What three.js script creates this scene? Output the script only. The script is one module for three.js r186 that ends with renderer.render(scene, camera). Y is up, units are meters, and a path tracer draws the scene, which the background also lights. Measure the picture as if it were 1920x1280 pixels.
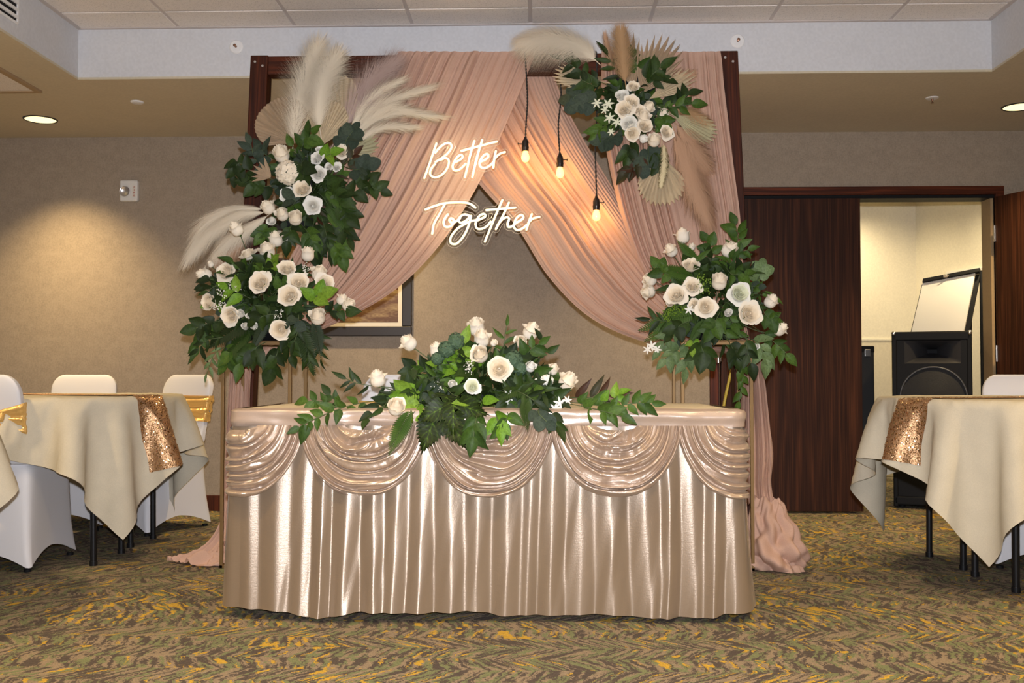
import * as THREE from 'three';
import { mergeGeometries, mergeVertices } from 'three/addons/utils/BufferGeometryUtils.js';
import { RoundedBoxGeometry } from 'three/addons/geometries/RoundedBoxGeometry.js';
import { RectAreaLightUniformsLib } from 'three/addons/lights/RectAreaLightUniformsLib.js';

// ---------- camera, exposure, light ----------
RectAreaLightUniformsLib.init();
const scene = new THREE.Scene();
scene.background = new THREE.Color(0x000000);
const camera = new THREE.PerspectiveCamera(2 * Math.atan(640 / 1900) * 180 / Math.PI, 1.5, 0.05, 60);
camera.rotation.order = 'YXZ';
camera.position.set(0, 0.865, 0);
camera.rotation.set(1.9 * Math.PI / 180, 1.7 * Math.PI / 180, 0);
camera.updateMatrixWorld(true);
const renderer = new THREE.WebGLRenderer({ antialias: true });
renderer.toneMapping = THREE.LinearToneMapping;
renderer.toneMappingExposure = 1.12;
renderer.shadowMap.enabled = true;
const FLASH = 47, FLASH_COLOR = [0.97, 0.98, 1.04];       // the camera's own flash, just above the lens
const CAN = 14, CAN_COLOR = [1, 0.73, 0.38];            // recessed cans in the soffit
const UPLIGHT = 3.4, UPLIGHT_COLOR = [1, 0.80, 0.60];      // pendant bowls behind and above the camera
const NEON = 1.25, NEON_COLOR = [1, 0.86, 0.52];
const EDISON = 0.085, EDISON_COLOR = [1, 0.50, 0.13];
const STORE = 5.5, STORE_COLOR = [1, 0.80, 0.48];

// ---------- helpers ----------
const V = (x, y, z) => new THREE.Vector3(x, y, z);
const PI = Math.PI, clamp = THREE.MathUtils.clamp, lerp = THREE.MathUtils.lerp, smooth = (x, a, b) => { const t = clamp((x - a) / (b - a), 0, 1); return t * t * (3 - 2 * t); };
const RND = (seed) => () => { seed = (seed + 0x6d2b79f5) | 0; let t = Math.imul(seed ^ (seed >>> 15), 1 | seed); t = (t + Math.imul(t ^ (t >>> 7), 61 | t)) ^ t; return ((t ^ (t >>> 14)) >>> 0) / 4294967296; };
// the place on the plane z = -D that a line of sight through that point of the frame meets
const P = (px, py, D) => { const d = V((px - 960) / 1900, (640 - py) / 1900, -1).applyEuler(camera.rotation); return d.multiplyScalar(D / -d.z).add(camera.position); };
const names = {};
const numbered = (n) => { names[n] = (names[n] ?? -1) + 1; return names[n] ? `${n}_${String(names[n]).padStart(3, '0')}` : n; };
function thing(name, label, category, pos = V(0, 0, 0), group) {
  const o = new THREE.Group(); o.name = numbered(name); o.position.copy(pos); scene.add(o);
  o.userData = { label, category }; if (group) o.userData.group = group;
  return o;
}
function mesh(name, geo, mat, parent) {
  const m = new THREE.Mesh(geo, mat); m.name = parent ? name : numbered(name); m.castShadow = m.receiveShadow = true;
  (parent || scene).add(m); return m;
}
function structure(name, geo, mat) { const m = mesh(name, geo, mat); m.userData.kind = 'structure'; return m; }
function structureGroup(name) { const o = new THREE.Group(); o.name = numbered(name); o.userData.kind = 'structure'; scene.add(o); return o; }
const merge = (list) => { const l = list.map((g) => { const h = g.index ? g.toNonIndexed() : g; for (const k of Object.keys(h.attributes)) if (!['position', 'normal', 'uv'].includes(k)) h.deleteAttribute(k); return h; }); return l.length > 1 ? mergeGeometries(l) : l[0]; };
// uv in metres from the face's direction
function metric(g, turn = false) {
  const p = g.attributes.position, n = g.attributes.normal, uv = new Float32Array(p.count * 2);
  for (let i = 0; i < p.count; i++) {
    const x = p.getX(i), y = p.getY(i), z = p.getZ(i), a = Math.abs(n.getX(i)), b = Math.abs(n.getY(i)), c = Math.abs(n.getZ(i));
    let u = x, v = y; if (b > a && b > c) { u = x; v = z; } else if (a > c) { u = z; v = y; }
    uv[2 * i] = turn ? v : u; uv[2 * i + 1] = turn ? u : v;
  }
  g.setAttribute('uv', new THREE.BufferAttribute(uv, 2)); return g;
}
function bx(w, h, d, x, y, z, r = 0.004, turn = false) {
  const g = r > 0 ? new RoundedBoxGeometry(w, h, d, 2, Math.min(r, w / 2.01, h / 2.01, d / 2.01)) : new THREE.BoxGeometry(w, h, d);
  const o = g.index ? g.toNonIndexed() : g; o.translate(x, y, z); return metric(o, turn);
}
const span = (x0, x1, y0, y1, z0, z1, r = 0, turn = false) => bx(Math.abs(x1 - x0), Math.abs(y1 - y0), Math.abs(z1 - z0), (x0 + x1) / 2, (y0 + y1) / 2, (z0 + z1) / 2, r, turn);
// a surface from f(u, v) -> Vector3 ; uv by fu(u, v) or 0..1
function grid(nu, nv, f, fu, closed = false) {
  const pos = [], uv = [], idx = [];
  for (let j = 0; j <= nv; j++) for (let i = 0; i <= nu; i++) { const u = i / nu, v = j / nv, p = f(u, v); pos.push(p.x, p.y, p.z); const q = fu ? fu(u, v) : [u, v]; uv.push(q[0], q[1]); }
  for (let j = 0; j < nv; j++) for (let i = 0; i < nu; i++) { const a = j * (nu + 1) + i, b = a + 1, c = a + nu + 1, d = c + 1; idx.push(a, c, b, b, c, d); }
  const g = new THREE.BufferGeometry(); g.setAttribute('position', new THREE.Float32BufferAttribute(pos, 3)); g.setAttribute('uv', new THREE.Float32BufferAttribute(uv, 2)); g.setIndex(idx); g.computeVertexNormals();
  if (closed) { const n = g.attributes.normal; for (let j = 0; j <= nv; j++) { const a = j * (nu + 1), b = a + nu; const s = V(n.getX(a) + n.getX(b), n.getY(a) + n.getY(b), n.getZ(a) + n.getZ(b)).normalize(); n.setXYZ(a, s.x, s.y, s.z); n.setXYZ(b, s.x, s.y, s.z); } }
  return g;
}
const tube = (pts, r, seg = 24, rad = 6, closed = false) => new THREE.TubeGeometry(new THREE.CatmullRomCurve3(pts, closed, 'centripetal'), seg, r, rad, closed);
const rod = (a, b, r, rad = 8) => { const d = b.clone().sub(a), g = new THREE.CylinderGeometry(r, r, d.length(), rad); g.applyQuaternion(new THREE.Quaternion().setFromUnitVectors(V(0, 1, 0), d.clone().normalize())); g.translate((a.x + b.x) / 2, (a.y + b.y) / 2, (a.z + b.z) / 2); return g; };
const disc = (r, h, x, y, z, rad = 24) => new THREE.CylinderGeometry(r, r, h, rad).translate(x, y, z);
const lathe = (pts, seg = 24) => new THREE.LatheGeometry(pts.map(([r, y]) => new THREE.Vector2(r, y)), seg);

// ---------- noise and textures ----------
const hash = (x, y, s) => { let h = Math.imul(x | 0, 374761393) + Math.imul(y | 0, 668265263) + Math.imul(s | 0, 2147483647 ^ 0x5bd1e995); h = Math.imul(h ^ (h >>> 13), 1274126177); return ((h ^ (h >>> 16)) >>> 0) / 4294967296; };
function vn(x, y, px, py, s = 0) { // value noise that repeats after px, py cells
  const xi = Math.floor(x), yi = Math.floor(y), fx = x - xi, fy = y - yi, u = fx * fx * (3 - 2 * fx), v = fy * fy * (3 - 2 * fy);
  const m = (a, n) => ((a % n) + n) % n, x0 = m(xi, px), x1 = m(xi + 1, px), y0 = m(yi, py), y1 = m(yi + 1, py);
  return lerp(lerp(hash(x0, y0, s), hash(x1, y0, s), u), lerp(hash(x0, y1, s), hash(x1, y1, s), u), v);
}
const n1 = (x, s = 0) => vn(x, 0.5, 4096, 1, s) * 2 - 1;
function texture(w, h, f, srgb, metresX = 1, metresY = metresX) {
  const data = new Uint8Array(w * h * 4);
  for (let y = 0; y < h; y++) for (let x = 0; x < w; x++) { const c = f((x + 0.5) / w, (y + 0.5) / h), o = (y * w + x) * 4; if (typeof c === 'number') { data[o] = data[o + 1] = data[o + 2] = clamp(c * 255, 0, 255); } else { data[o] = clamp(c[0], 0, 255); data[o + 1] = clamp(c[1], 0, 255); data[o + 2] = clamp(c[2], 0, 255); } data[o + 3] = 255; }
  const t = new THREE.DataTexture(data, w, h); t.wrapS = t.wrapT = THREE.RepeatWrapping; t.magFilter = THREE.LinearFilter; t.minFilter = THREE.LinearMipmapLinearFilter; t.generateMipmaps = true;
  if (srgb) t.colorSpace = THREE.SRGBColorSpace; t.repeat.set(1 / metresX, 1 / metresY); t.needsUpdate = true; return t;
}
const mix3 = (a, b, t) => [lerp(a[0], b[0], t), lerp(a[1], b[1], t), lerp(a[2], b[2], t)];

// carpet: rows of slanted streaks, each row leaning its own way and the lean drifting along it
const CARPET = { brown: [70, 59, 51], taupe: [130, 114, 93], sage: [106, 110, 74], gold: [178, 142, 38] };
const carpetMap = texture(2048, 2048, (u, v) => {
  const X = u * 20, Y = v * 20, r = Math.floor(Y), f = Y - r;                // 20 rows in 2.4 m
  const lean = (vn(u * 5, r * 0.77, 5, 64, 3) - 0.5) * 3.4 + (r % 2 ? 0.9 : -0.9);
  const wob = (vn(u * 150, v * 150, 150, 150, 4) - 0.5) * 0.09 + (vn(u * 500, v * 500, 500, 500, 14) - 0.5) * 0.1;
  const q = X + lean * (f - 0.5) * 0.55 + wob;
  const a = vn(q * 13, r * 3.1 + f * 1.7, 260, 4096, 5), b = vn(q * 9 + 9.3, r * 2.7 + f * 2.3, 180, 4096, 6), c = vn(q * 11 + 4.4, r * 5.3 + f * 1.8, 220, 4096, 7), e = vn(q * 27, r * 4.1 + f * 2.6, 540, 4096, 10);
  const gold = vn(u * 14, Y * 0.7, 14, 4096, 8);
  let col = CARPET.taupe;
  if (b > 0.54) col = CARPET.sage;
  if (a < 0.43 ? e < 0.74 : e < 0.24) col = CARPET.brown;
  if (c > 0.825 + (0.5 - gold) * 0.34 && a >= 0.25) col = CARPET.gold;
  const fib = 0.86 + 0.28 * vn(u * 1024, v * 1024, 1024, 1024, 9);
  return [col[0] * fib, col[1] * fib, col[2] * fib];
}, true, 2.4);
const pileBump = texture(512, 512, (u, v) => 0.6 * vn(u * 256, v * 256, 256, 256, 11) + 0.4 * vn(u * 90, v * 90, 90, 90, 12), false, 0.6);
const wallMap = texture(512, 512, (u, v) => { const n = 0.88 + 0.10 * vn(u * 256, v * 60, 256, 60, 21) + 0.09 * vn(u * 70, v * 256, 70, 256, 22) + 0.05 * vn(u * 14, v * 14, 14, 14, 23); return [255 * n * 0.96, 255 * n * 0.96, 255 * n * 0.96]; }, true, 0.55);
const weave = texture(256, 256, (u, v) => 0.5 + 0.25 * Math.sin(u * 128 * PI) * Math.cos(v * 128 * PI) + 0.4 * (vn(u * 128, v * 64, 128, 64, 24) - 0.5), false, 0.12);
const linen = texture(512, 512, (u, v) => { const n = 0.92 + 0.05 * vn(u * 256, v * 256, 256, 256, 25) + 0.03 * vn(u * 9, v * 9, 9, 9, 26); return [255 * n, 255 * n, 255 * n]; }, true, 0.5);
const paintMap = texture(256, 256, (u, v) => { const n = 0.95 + 0.04 * vn(u * 90, v * 90, 90, 90, 27) + 0.02 * vn(u * 6, v * 6, 6, 6, 28); return [255 * n, 255 * n, 255 * n]; }, true, 0.8);
const woodMap = (seed, dark, light, rings) => texture(512, 1024, (u, v) => {
  const w = vn(u * 5, v * 2, 5, 2, seed) * 0.9 + vn(u * 14, v * 4, 14, 4, seed + 1) * 0.35;
  const g = 0.5 + 0.5 * Math.sin((u * rings + w * 2.2) * 2 * PI), f = vn(u * 230, v * 12, 230, 12, seed + 2), k = vn(u * 90, v * 5, 90, 5, seed + 3);
  return mix3(dark, light, clamp(0.45 * g * k + 0.35 * f + 0.25 * k - 0.1, 0, 1));
}, true, 0.5, 1.6);
const doorWood = woodMap(31, [36, 18, 10], [94, 56, 35], 7);
const stainWood = woodMap(41, [42, 20, 12], [116, 62, 36], 5);
const tileMap = texture(512, 512, (u, v) => { const s = vn(u * 190, v * 190, 190, 190, 51), t = vn(u * 60, v * 120, 60, 120, 52), n = 0.98 - (s < 0.25 ? 0.09 : 0) - (t < 0.16 ? 0.05 : 0); return [255 * n, 255 * n, 255 * n]; }, true, 0.61);
const satinBump = texture(256, 256, (u, v) => 0.5 + 0.5 * (vn(u * 16, v * 120, 16, 120, 61) - 0.5) + 0.5 * (vn(u * 120, v * 30, 120, 30, 62) - 0.5), false, 0.16);
const crushBump = texture(512, 512, (u, v) => 0.6 * vn(u * 24, v * 9, 24, 9, 63) + 0.3 * vn(u * 60, v * 22, 60, 22, 64) + 0.1 * vn(u * 160, v * 160, 160, 160, 65), false, 0.6);
const leafMap = texture(128, 256, (u, v) => { // pale midrib and side veins, a printed silk leaf
  const x = Math.abs(u - 0.5) * 2, rib = Math.exp(-x * x * 900), side = Math.pow(0.5 + 0.5 * Math.cos((v * 9 - x * 2.2) * 2 * PI), 14) * 0.35 * (1 - x);
  const n = 0.74 + 0.22 * vn(u * 8, v * 14, 8, 14, 71) + 0.06 * vn(u * 50, v * 90, 50, 90, 72), k = clamp(rib * 0.55 + side, 0, 1); return mix3([230 * n, 240 * n, 225 * n], [255, 255, 235], k);
}, true, 1);
const darkLeafMap = texture(128, 256, (u, v) => { const x = Math.abs(u - 0.5) * 2, side = Math.pow(0.5 + 0.5 * Math.cos((v * 6 - x * 1.6) * 2 * PI), 4), rib = Math.exp(-x * x * 300); const e = vn(u * 20, v * 40, 20, 40, 73); return mix3([80, 95, 70], [190, 225, 120], clamp(side * (1 - x * 0.8) * 0.8 * e * 1.6 + rib * 0.5, 0, 1)); }, true, 1);
const palmMap = texture(128, 256, (u, v) => { const n = 0.8 + 0.16 * vn(u * 40, v * 3, 40, 3, 75) + 0.08 * vn(u * 6, v * 6, 6, 6, 76); return [255 * n, 255 * n, 250 * n]; }, true, 1);

// ---------- materials ----------
const std = (o) => new THREE.MeshStandardMaterial({ roughness: 0.8, metalness: 0, side: THREE.DoubleSide, ...o });
const phys = (o) => new THREE.MeshPhysicalMaterial({ roughness: 0.6, metalness: 0, side: THREE.DoubleSide, ...o });
const rgb = (r, g, b) => new THREE.Color().setRGB(r, g, b);
const MAT = {
  carpet: std({ map: carpetMap, roughness: 1, bumpMap: pileBump, bumpScale: 0.003 }),
  wall: std({ map: wallMap, color: rgb(0.365, 0.296, 0.222), roughness: 0.85, bumpMap: weave, bumpScale: 0.0006 }),
  cream: std({ map: paintMap, color: rgb(0.78, 0.73, 0.60), roughness: 0.8 }),
  creamDark: std({ map: paintMap, color: rgb(0.66, 0.60, 0.47), roughness: 0.8 }),
  white: std({ map: paintMap, color: rgb(0.61, 0.615, 0.635), roughness: 0.8 }),
  tan: std({ map: paintMap, color: rgb(0.57, 0.50, 0.365), roughness: 0.85 }),
  tile: std({ map: tileMap, color: rgb(0.80, 0.75, 0.71), roughness: 0.95, bumpMap: tileMap, bumpScale: 0.0015 }),
  tee: std({ color: rgb(0.52, 0.47, 0.45), roughness: 0.5 }),
  door: phys({ map: doorWood, color: rgb(1, 0.92, 0.85), roughness: 0.55, specularIntensity: 0.4 }),
  jamb: std({ map: paintMap, color: rgb(0.36, 0.245, 0.125), roughness: 0.7 }),
  casing: phys({ map: doorWood, color: rgb(1.9, 1.2, 0.85), roughness: 0.5, specularIntensity: 0.5 }),
  stain: phys({ map: stainWood, color: rgb(0.95, 0.76, 0.58), roughness: 0.6, specularIntensity: 0.4 }),
  steel: std({ color: rgb(0.7, 0.7, 0.72), metalness: 1, roughness: 0.3 }),
  black: new THREE.MeshPhysicalMaterial({ color: rgb(0.010, 0.010, 0.011), roughness: 0.6, specularIntensity: 0.25, side: THREE.DoubleSide }),
  blackMetal: std({ color: rgb(0.02, 0.02, 0.022), roughness: 0.35, metalness: 0.6 }),
  plastic: std({ color: rgb(0.72, 0.70, 0.66), roughness: 0.4 }),
  gold: std({ color: rgb(0.20, 0.118, 0.045), metalness: 0.6, roughness: 0.48 }),
};

// ---------- the room ----------
const ZW = -6.44, YS = 2.405, YC = 2.67, ZS = -5.17;                         // back wall, soffit height, tile height, soffit face
const XL = P(146, 145, 5.17).x, XR = P(1860, 130, 5.17).x;                  // inner faces of the side soffits
const DX0 = P(1345, 600, 6.44).x, DX1 = P(1868, 600, 6.44).x, DTOP = P(1600, 366, 6.44).y; // door opening
structure('floor', span(-5.2, 5.2, -0.12, 0, -9.6, 3.2), MAT.carpet);
structure('wall_back', merge([span(-5.2, DX0, 0, 2.9, ZW, ZW - 0.14), span(DX1, 5.2, 0, 2.9, ZW, ZW - 0.14), span(DX0, DX1, DTOP, 2.9, ZW, ZW - 0.14)]), MAT.wall);
structure('wall_left', span(-5.2, -5.06, 0, 2.9, ZW, 3.2), MAT.wall);
structure('wall_right', span(5.06, 5.2, 0, 2.9, ZW, 3.2), MAT.wall);
structure('wall_front', span(-5.06, 5.06, 0, 2.9, 3.06, 3.2), MAT.wall);
{ // raised ceiling: slab, hung tiles and the tee bars between them
  const c = structureGroup('ceiling');
  mesh('slab', span(-5.2, 5.2, 2.9, 3.0, -6.58, 3.2), MAT.white, c);
  const x0 = P(995, 36, 5.17).x, rows = [[ZS, -4.93]]; for (let z = -4.93; z < 2.4; z += 0.61) rows.push([z, z + 0.61]);
  let shown = [], far = [];
  rows.forEach(([za, zb], r) => {
    for (let k = -4; k < 6; k++) {
      const a = Math.max(x0 + k * 0.61, XL), b = Math.min(x0 + (k + 1) * 0.61, XR); if (b - a < 0.06) continue;
      const g = span(a + 0.009, b - 0.009, YC + 0.001, YC + 0.016, za + 0.009, zb - 0.009, 0.003);
      if (r < 3) mesh('tile', g, MAT.tile, c); else far.push(g);
    }
  });
  mesh('tile_field', merge(far), MAT.tile, c);
  const bars = [];
  for (let k = -4; k < 6; k++) { const x = x0 + k * 0.61; if (x > XL && x < XR) bars.push(span(x - 0.012, x + 0.012, YC + 0.004, YC + 0.03, ZS, 3.06)); }
  for (const [, zb] of rows) bars.push(span(XL, XR, YC + 0.0045, YC + 0.03, zb - 0.012, zb + 0.012));
  bars.push(span(XL, XL + 0.022, YC - 0.003, YC + 0.02, ZS, 3.06), span(XR - 0.022, XR, YC - 0.003, YC + 0.02, ZS, 3.06), span(XL, XR, YC - 0.003, YC + 0.02, ZS, ZS + 0.022));
  mesh('tee_grid', merge(bars), MAT.tee, c);
}
{ // soffit round the raised field: white fascia, tan underside
  const s = structureGroup('soffit'), t = 0.012;
  mesh('fascia', span(-5.06, 5.06, YS + t, 2.9, ZW, ZS), MAT.white, s);
  mesh('fascia', span(-5.06, XL, YS + t, 2.9, ZS, 3.06), MAT.white, s);
  mesh('fascia', span(XR, 5.06, YS + t, 2.9, ZS, 3.06), MAT.white, s);
  mesh('underside', span(-5.06, 5.06, YS, YS + t, ZW, ZS), MAT.tan, s);
  mesh('underside', merge([span(-5.06, XL, YS, YS + t, ZS, 3.06)]), MAT.tan, s);
  mesh('underside', span(XR, 5.06, YS, YS + t, ZS, 3.06), MAT.tan, s);
}
structure('baseboard_back', span(-5.06, DX0 - 0.06, 0, 0.1, ZW, ZW + 0.014, 0.003), MAT.casing);
{ // double doorway: casing, reveal, closed leaf, open leaf
  const c = structureGroup('trim_1'), w = 0.052;
  mesh('casing', span(DX0 - w, DX0, 0, DTOP + w, ZW + 0.022, ZW - 0.02, 0.003), MAT.casing, c);
  mesh('casing', span(DX1, DX1 + w, 0, DTOP + w, ZW + 0.022, ZW - 0.02, 0.003), MAT.casing, c);
  mesh('casing', span(DX0 - w, DX1 + w, DTOP, DTOP + w, ZW + 0.024, ZW - 0.02, 0.003, true), MAT.casing, c);
  mesh('reveal', span(DX1 - 0.018, DX1, 0, DTOP, ZW - 0.02, ZW - 0.15), MAT.jamb, c);
  mesh('reveal', span(DX0, DX0 + 0.015, 0, DTOP, ZW - 0.02, ZW - 0.15), MAT.casing, c);
  mesh('reveal', span(DX0, DX1, DTOP - 0.02, DTOP, ZW - 0.0, ZW - 0.15, 0, true), MAT.black, c);
  const d = structureGroup('door_1'), x1 = P(1617, 600, 6.41).x;
  mesh('leaf', span(DX0 + 0.018, x1, 0.012, DTOP - 0.02, ZW + 0.012, ZW - 0.033, 0.003), MAT.door, d);
  for (const y of [1.0, 1.9, 0.25]) mesh('hinge', rod(V(DX0 + 0.012, y - 0.05, ZW + 0.022), V(DX0 + 0.012, y + 0.05, ZW + 0.022), 0.012), MAT.steel, d);
  mesh('hinge', rod(V(DX0 - 0.0, P(1347, 670, 6.42).y - 0.035, ZW + 0.03), V(DX0 - 0.0, P(1347, 670, 6.42).y + 0.035, ZW + 0.03), 0.013), MAT.steel, d);
  const e = structureGroup('door_2'), L = 0.98; e.position.set(DX1 + 0.008, 0, ZW + 0.03); e.rotation.y = -111 * PI / 180 + PI;
  const g = span(-L, 0, 0.012, DTOP - 0.02, -0.022, 0.022, 0.003);
  e.rotation.y = 111 * PI / 180; mesh('leaf', g, MAT.door, e);
  for (const y of [0.22, 1.0, 1.75]) mesh('hinge', rod(V(-0.0, y - 0.05, -0.028), V(-0.0, y + 0.05, -0.028), 0.009), MAT.steel, e);
}
{ // the store room behind the doorway
  const xb = P(1718, 500, 8.6).x, zb = -8.6, yc = 2.5, rail = P(1650, 637, 8.6).y;
  structure('wall_store_back', span(1.0, xb + 0.05, 0, yc + 0.1, zb, zb - 0.1), MAT.cream);
  structure('trim_2', span(1.0, xb, rail - 0.006, rail + 0.014, zb, zb + 0.012, 0.003), MAT.cream);
  structure('trim_3', span(1.0, xb, 0.02, rail - 0.006, zb, zb + 0.004), MAT.creamDark);
  structure('wall_store_left', span(1.0, 1.1, 0, yc + 0.1, zb, ZW - 0.14), MAT.cream);
  const b = P(1965, 500, 7.3), dx = b.x - xb, dz = -7.3 - zb, len = Math.hypot(dx, dz), w = new THREE.Group(); w.name = 'wall_store_right'; w.userData.kind = 'structure'; scene.add(w);
  w.position.set(xb, 0, zb); w.rotation.y = Math.atan2(-dz, dx);
  mesh('panel', span(-0.05, len + 0.6, 0, yc + 0.1, -0.1, 0), MAT.cream, w);
  mesh('marker_rail', span(0.28 * len, len, P(1820, 507, 8).y - 0.012, P(1820, 507, 8).y + 0.012, 0, 0.03, 0.004), MAT.plastic, w);
  structure('ceiling_store', span(1.0, 5.2, P(1718, 376, 8.6).y, yc + 0.2, -9, ZW - 0.14), MAT.cream);
  structure('wall_store_end', span(5.06, 5.2, 0, yc, -9, ZW - 0.14), MAT.cream);
}

// ---------- timber arch ----------
const DF = 4.95, WP = 0.088;
const arch = (() => {
  const l = P(485, 300, DF), r = P(1378, 300, DF), top = P(930, 99, DF).y, xl = P(486, 110, DF).x, xr = P(1367, 110, DF).x;
  const t = thing('wooden_arch', 'dark stained square timber arch holding up the blush drapes', 'arch', V((xl + xr) / 2, 0, -DF - WP / 2));
  const cx = (xl + xr) / 2, hw = (xr - xl) / 2;
  // the posts splay outward a little towards the floor, as in the photograph
  const post = (s) => { const g = bx(WP, 2.455, WP, 0, 1.2275, 0, 0.005); const p = g.attributes.position; for (let i = 0; i < p.count; i++) p.setX(i, p.getX(i) + s * (hw + (2.455 - p.getY(i)) * 0.036)); return g; };
  mesh('post', post(-1), MAT.stain, t); mesh('post', post(1), MAT.stain, t);
  mesh('beam', bx(2 * hw - WP + 0.004, 0.092, WP * 0.9, 0, top - 0.05, -0.002, 0.004, true), MAT.stain, t);
  for (const s of [-1, 1]) {
    mesh('foot', bx(0.09, 0.05, 0.5, s * (hw + 0.085), 0.025, -0.18, 0.004), MAT.stain, t);
    for (const [a, b] of [[-0.02, 2.42], [0.018, 2.4]]) mesh('bolt', new THREE.CylinderGeometry(0.006, 0.006, 0.006, 10).rotateX(PI / 2).translate(s * hw + a, b, WP / 2 + 0.003), MAT.steel, t);
  }
  return { top, cx, hw };
})();

// ---------- drapes ----------
const drapeMat = phys({ map: linen, color: rgb(0.70, 0.455, 0.345), roughness: 0.95, transmission: 0.28, thickness: 0, specularIntensity: 0.3, bumpMap: weave, bumpScale: 0.0004 });
// a pleated cloth between two edges given as points of the frame with their distance; the folds run along it
function pleated(A, B, o) {
  const ca = new THREE.CatmullRomCurve3(A.map((a) => P(...a)), false, 'centripetal'), cb = new THREE.CatmullRomCurve3(B.map((a) => P(...a)), false, 'centripetal');
  const nu = o.nu ?? 220, nv = o.nv ?? 110, pa = [], pb = []; for (let j = 0; j <= nv; j++) { pa.push(ca.getPoint(j / nv)); pb.push(cb.getPoint(j / nv)); }
  const w0 = pa[0].distanceTo(pb[0]), S = o.seed ?? 1, waves = o.waves ?? 13;
  return grid(nu, nv, (u, v) => {
    const j = Math.round(v * nv), a = pa[j], b = pb[j], w = a.distanceTo(b), p = a.clone().lerp(b, u);
    const dir = b.clone().sub(a).normalize(), t = pa[Math.min(j + 1, nv)].clone().sub(pa[Math.max(j - 1, 0)]).lerp(pb[Math.min(j + 1, nv)].clone().sub(pb[Math.max(j - 1, 0)]), u).normalize(), n = dir.cross(t).normalize(); if (n.z < 0) n.negate();
    const q = u + 0.010 * n1(v * 1.7 + u * 1.2, S) + 0.003 * n1(v * 6 + u * 3, S + 1);
    const ridge = (x) => { const f = x - Math.floor(x); return Math.pow(Math.sin(PI * f), 0.8); };
    const m1 = 0.18 + 1.25 * Math.pow(vn(q * waves * 0.9, v * 0.8, 4096, 4096, S + 2), 1.3), m2 = vn(q * 9 + 3, v * 2.4, 4096, 4096, S + 3);
    const f = ridge(q * waves + 1.9 * n1(q * 4.3, S + 4)) * m1 + ridge(q * waves * 2.35 + 1.5 * n1(q * 8, S + 5) + 0.1 * n1(v * 3, S + 8)) * 0.42 * m2 + 0.16 * ridge(q * waves * 4.7 + n1(q * 14, S + 6)) * m2;
    const amp = (o.amp ?? 0.026) * clamp(Math.pow(w0 / Math.max(w, 0.02), 0.25), 0.6, 1.5) * (o.fade ? o.fade(v) : 1) * smooth(v, -0.02, 0.04);
    p.addScaledVector(n, amp * (f - 0.5) + 0.004 * n1(v * 5 + u * 9, S + 7));
    if (o.shape) o.shape(p, u, v);
    return p;
  }, (u, v) => [u * 1.2, v * 2]);
}
// a heap of cloth lying on the floor
function heap(cx, cz, rx, rz, h, seed, turn = 0) {
  return grid(90, 36, (u, v) => {
    const a = u * 2 * PI, r = v, e = 1 + 0.22 * Math.sin(a * 3 + seed) + 0.12 * Math.sin(a * 7 + seed * 2.1) + 0.06 * Math.sin(a * 15 + seed);
    const x = Math.cos(a) * r * rx * e, z = Math.sin(a) * r * rz * e, fold = Math.abs(Math.sin(a * 5 + 3 * n1(r * 4, seed) + r * 4)) + 0.6 * Math.abs(Math.sin(r * 16 + 2 * Math.sin(a * 2 + seed)));
    const y = 0.004 + Math.max(0, h * Math.pow(1 - r, 1.3)) * (0.7 + 0.3 * vn(x * 9 + 50, z * 9 + 50, 4096, 4096, seed)) + 0.022 * fold * (1 - r * r * 0.6) * smooth(r, 1.0, 0.92) ;
    const c = Math.cos(turn), s = Math.sin(turn); return V(cx + x * c - z * s, Math.max(0.004, y), cz + x * s + z * c);
  }, (u, v) => [u * 1.2, v * 0.5]);
}
{
  const d = thing('drape', 'blush drape swept from the beam across the framed picture', 'drape', V(0, 0, 0));
  const A = [[748, 97, 4.93], [724, 145, 4.91], [684, 225, 4.9], [640, 300, 4.9], [588, 400, 4.9], [540, 490, 4.9], [496, 570, 4.89], [462, 640, 4.87], [434, 690, 4.86]];
  const B = [[1006, 96, 4.93], [984, 150, 4.9], [958, 212, 4.89], [926, 285, 4.88], [893, 352, 4.88], [828, 455, 4.87], [742, 543, 4.86], [620, 612, 4.85], [470, 668, 4.85]];
  mesh('swag', pleated(A, B, { seed: 11, waves: 14, amp: 0.026 }), drapeMat, d);
  const A2 = [[432, 655, 4.86], [428, 720, 4.84], [424, 800, 4.82], [418, 900, 4.8], [408, 985, 4.78], [372, 1030, 4.74], [312, 1051, 4.67]], B2 = [[478, 655, 4.86], [470, 720, 4.85], [470, 800, 4.83], [476, 900, 4.8], [474, 990, 4.74], [446, 1046, 4.6], [378, 1066, 4.53]];
  mesh('tail', pleated(A2, B2, { seed: 23, waves: 5, amp: 0.04, nu: 120, nv: 110, shape: (p, u, v) => { const k = smooth(v, 0.72, 0.95); p.y += k * (0.016 * n1(u * 7 + v * 9, 61) + 0.012 * n1(v * 40 + u * 4, 62)); p.y = Math.max(p.y, 0.005 + 0.006 * vn(u * 9, v * 30, 4096, 4096, 63)); } }), drapeMat, d);
  const c = P(428, 1040, 4.7);
  mesh('puddle', heap(c.x, -4.68, 0.11, 0.10, 0.10, 3), drapeMat, d);
}
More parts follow.
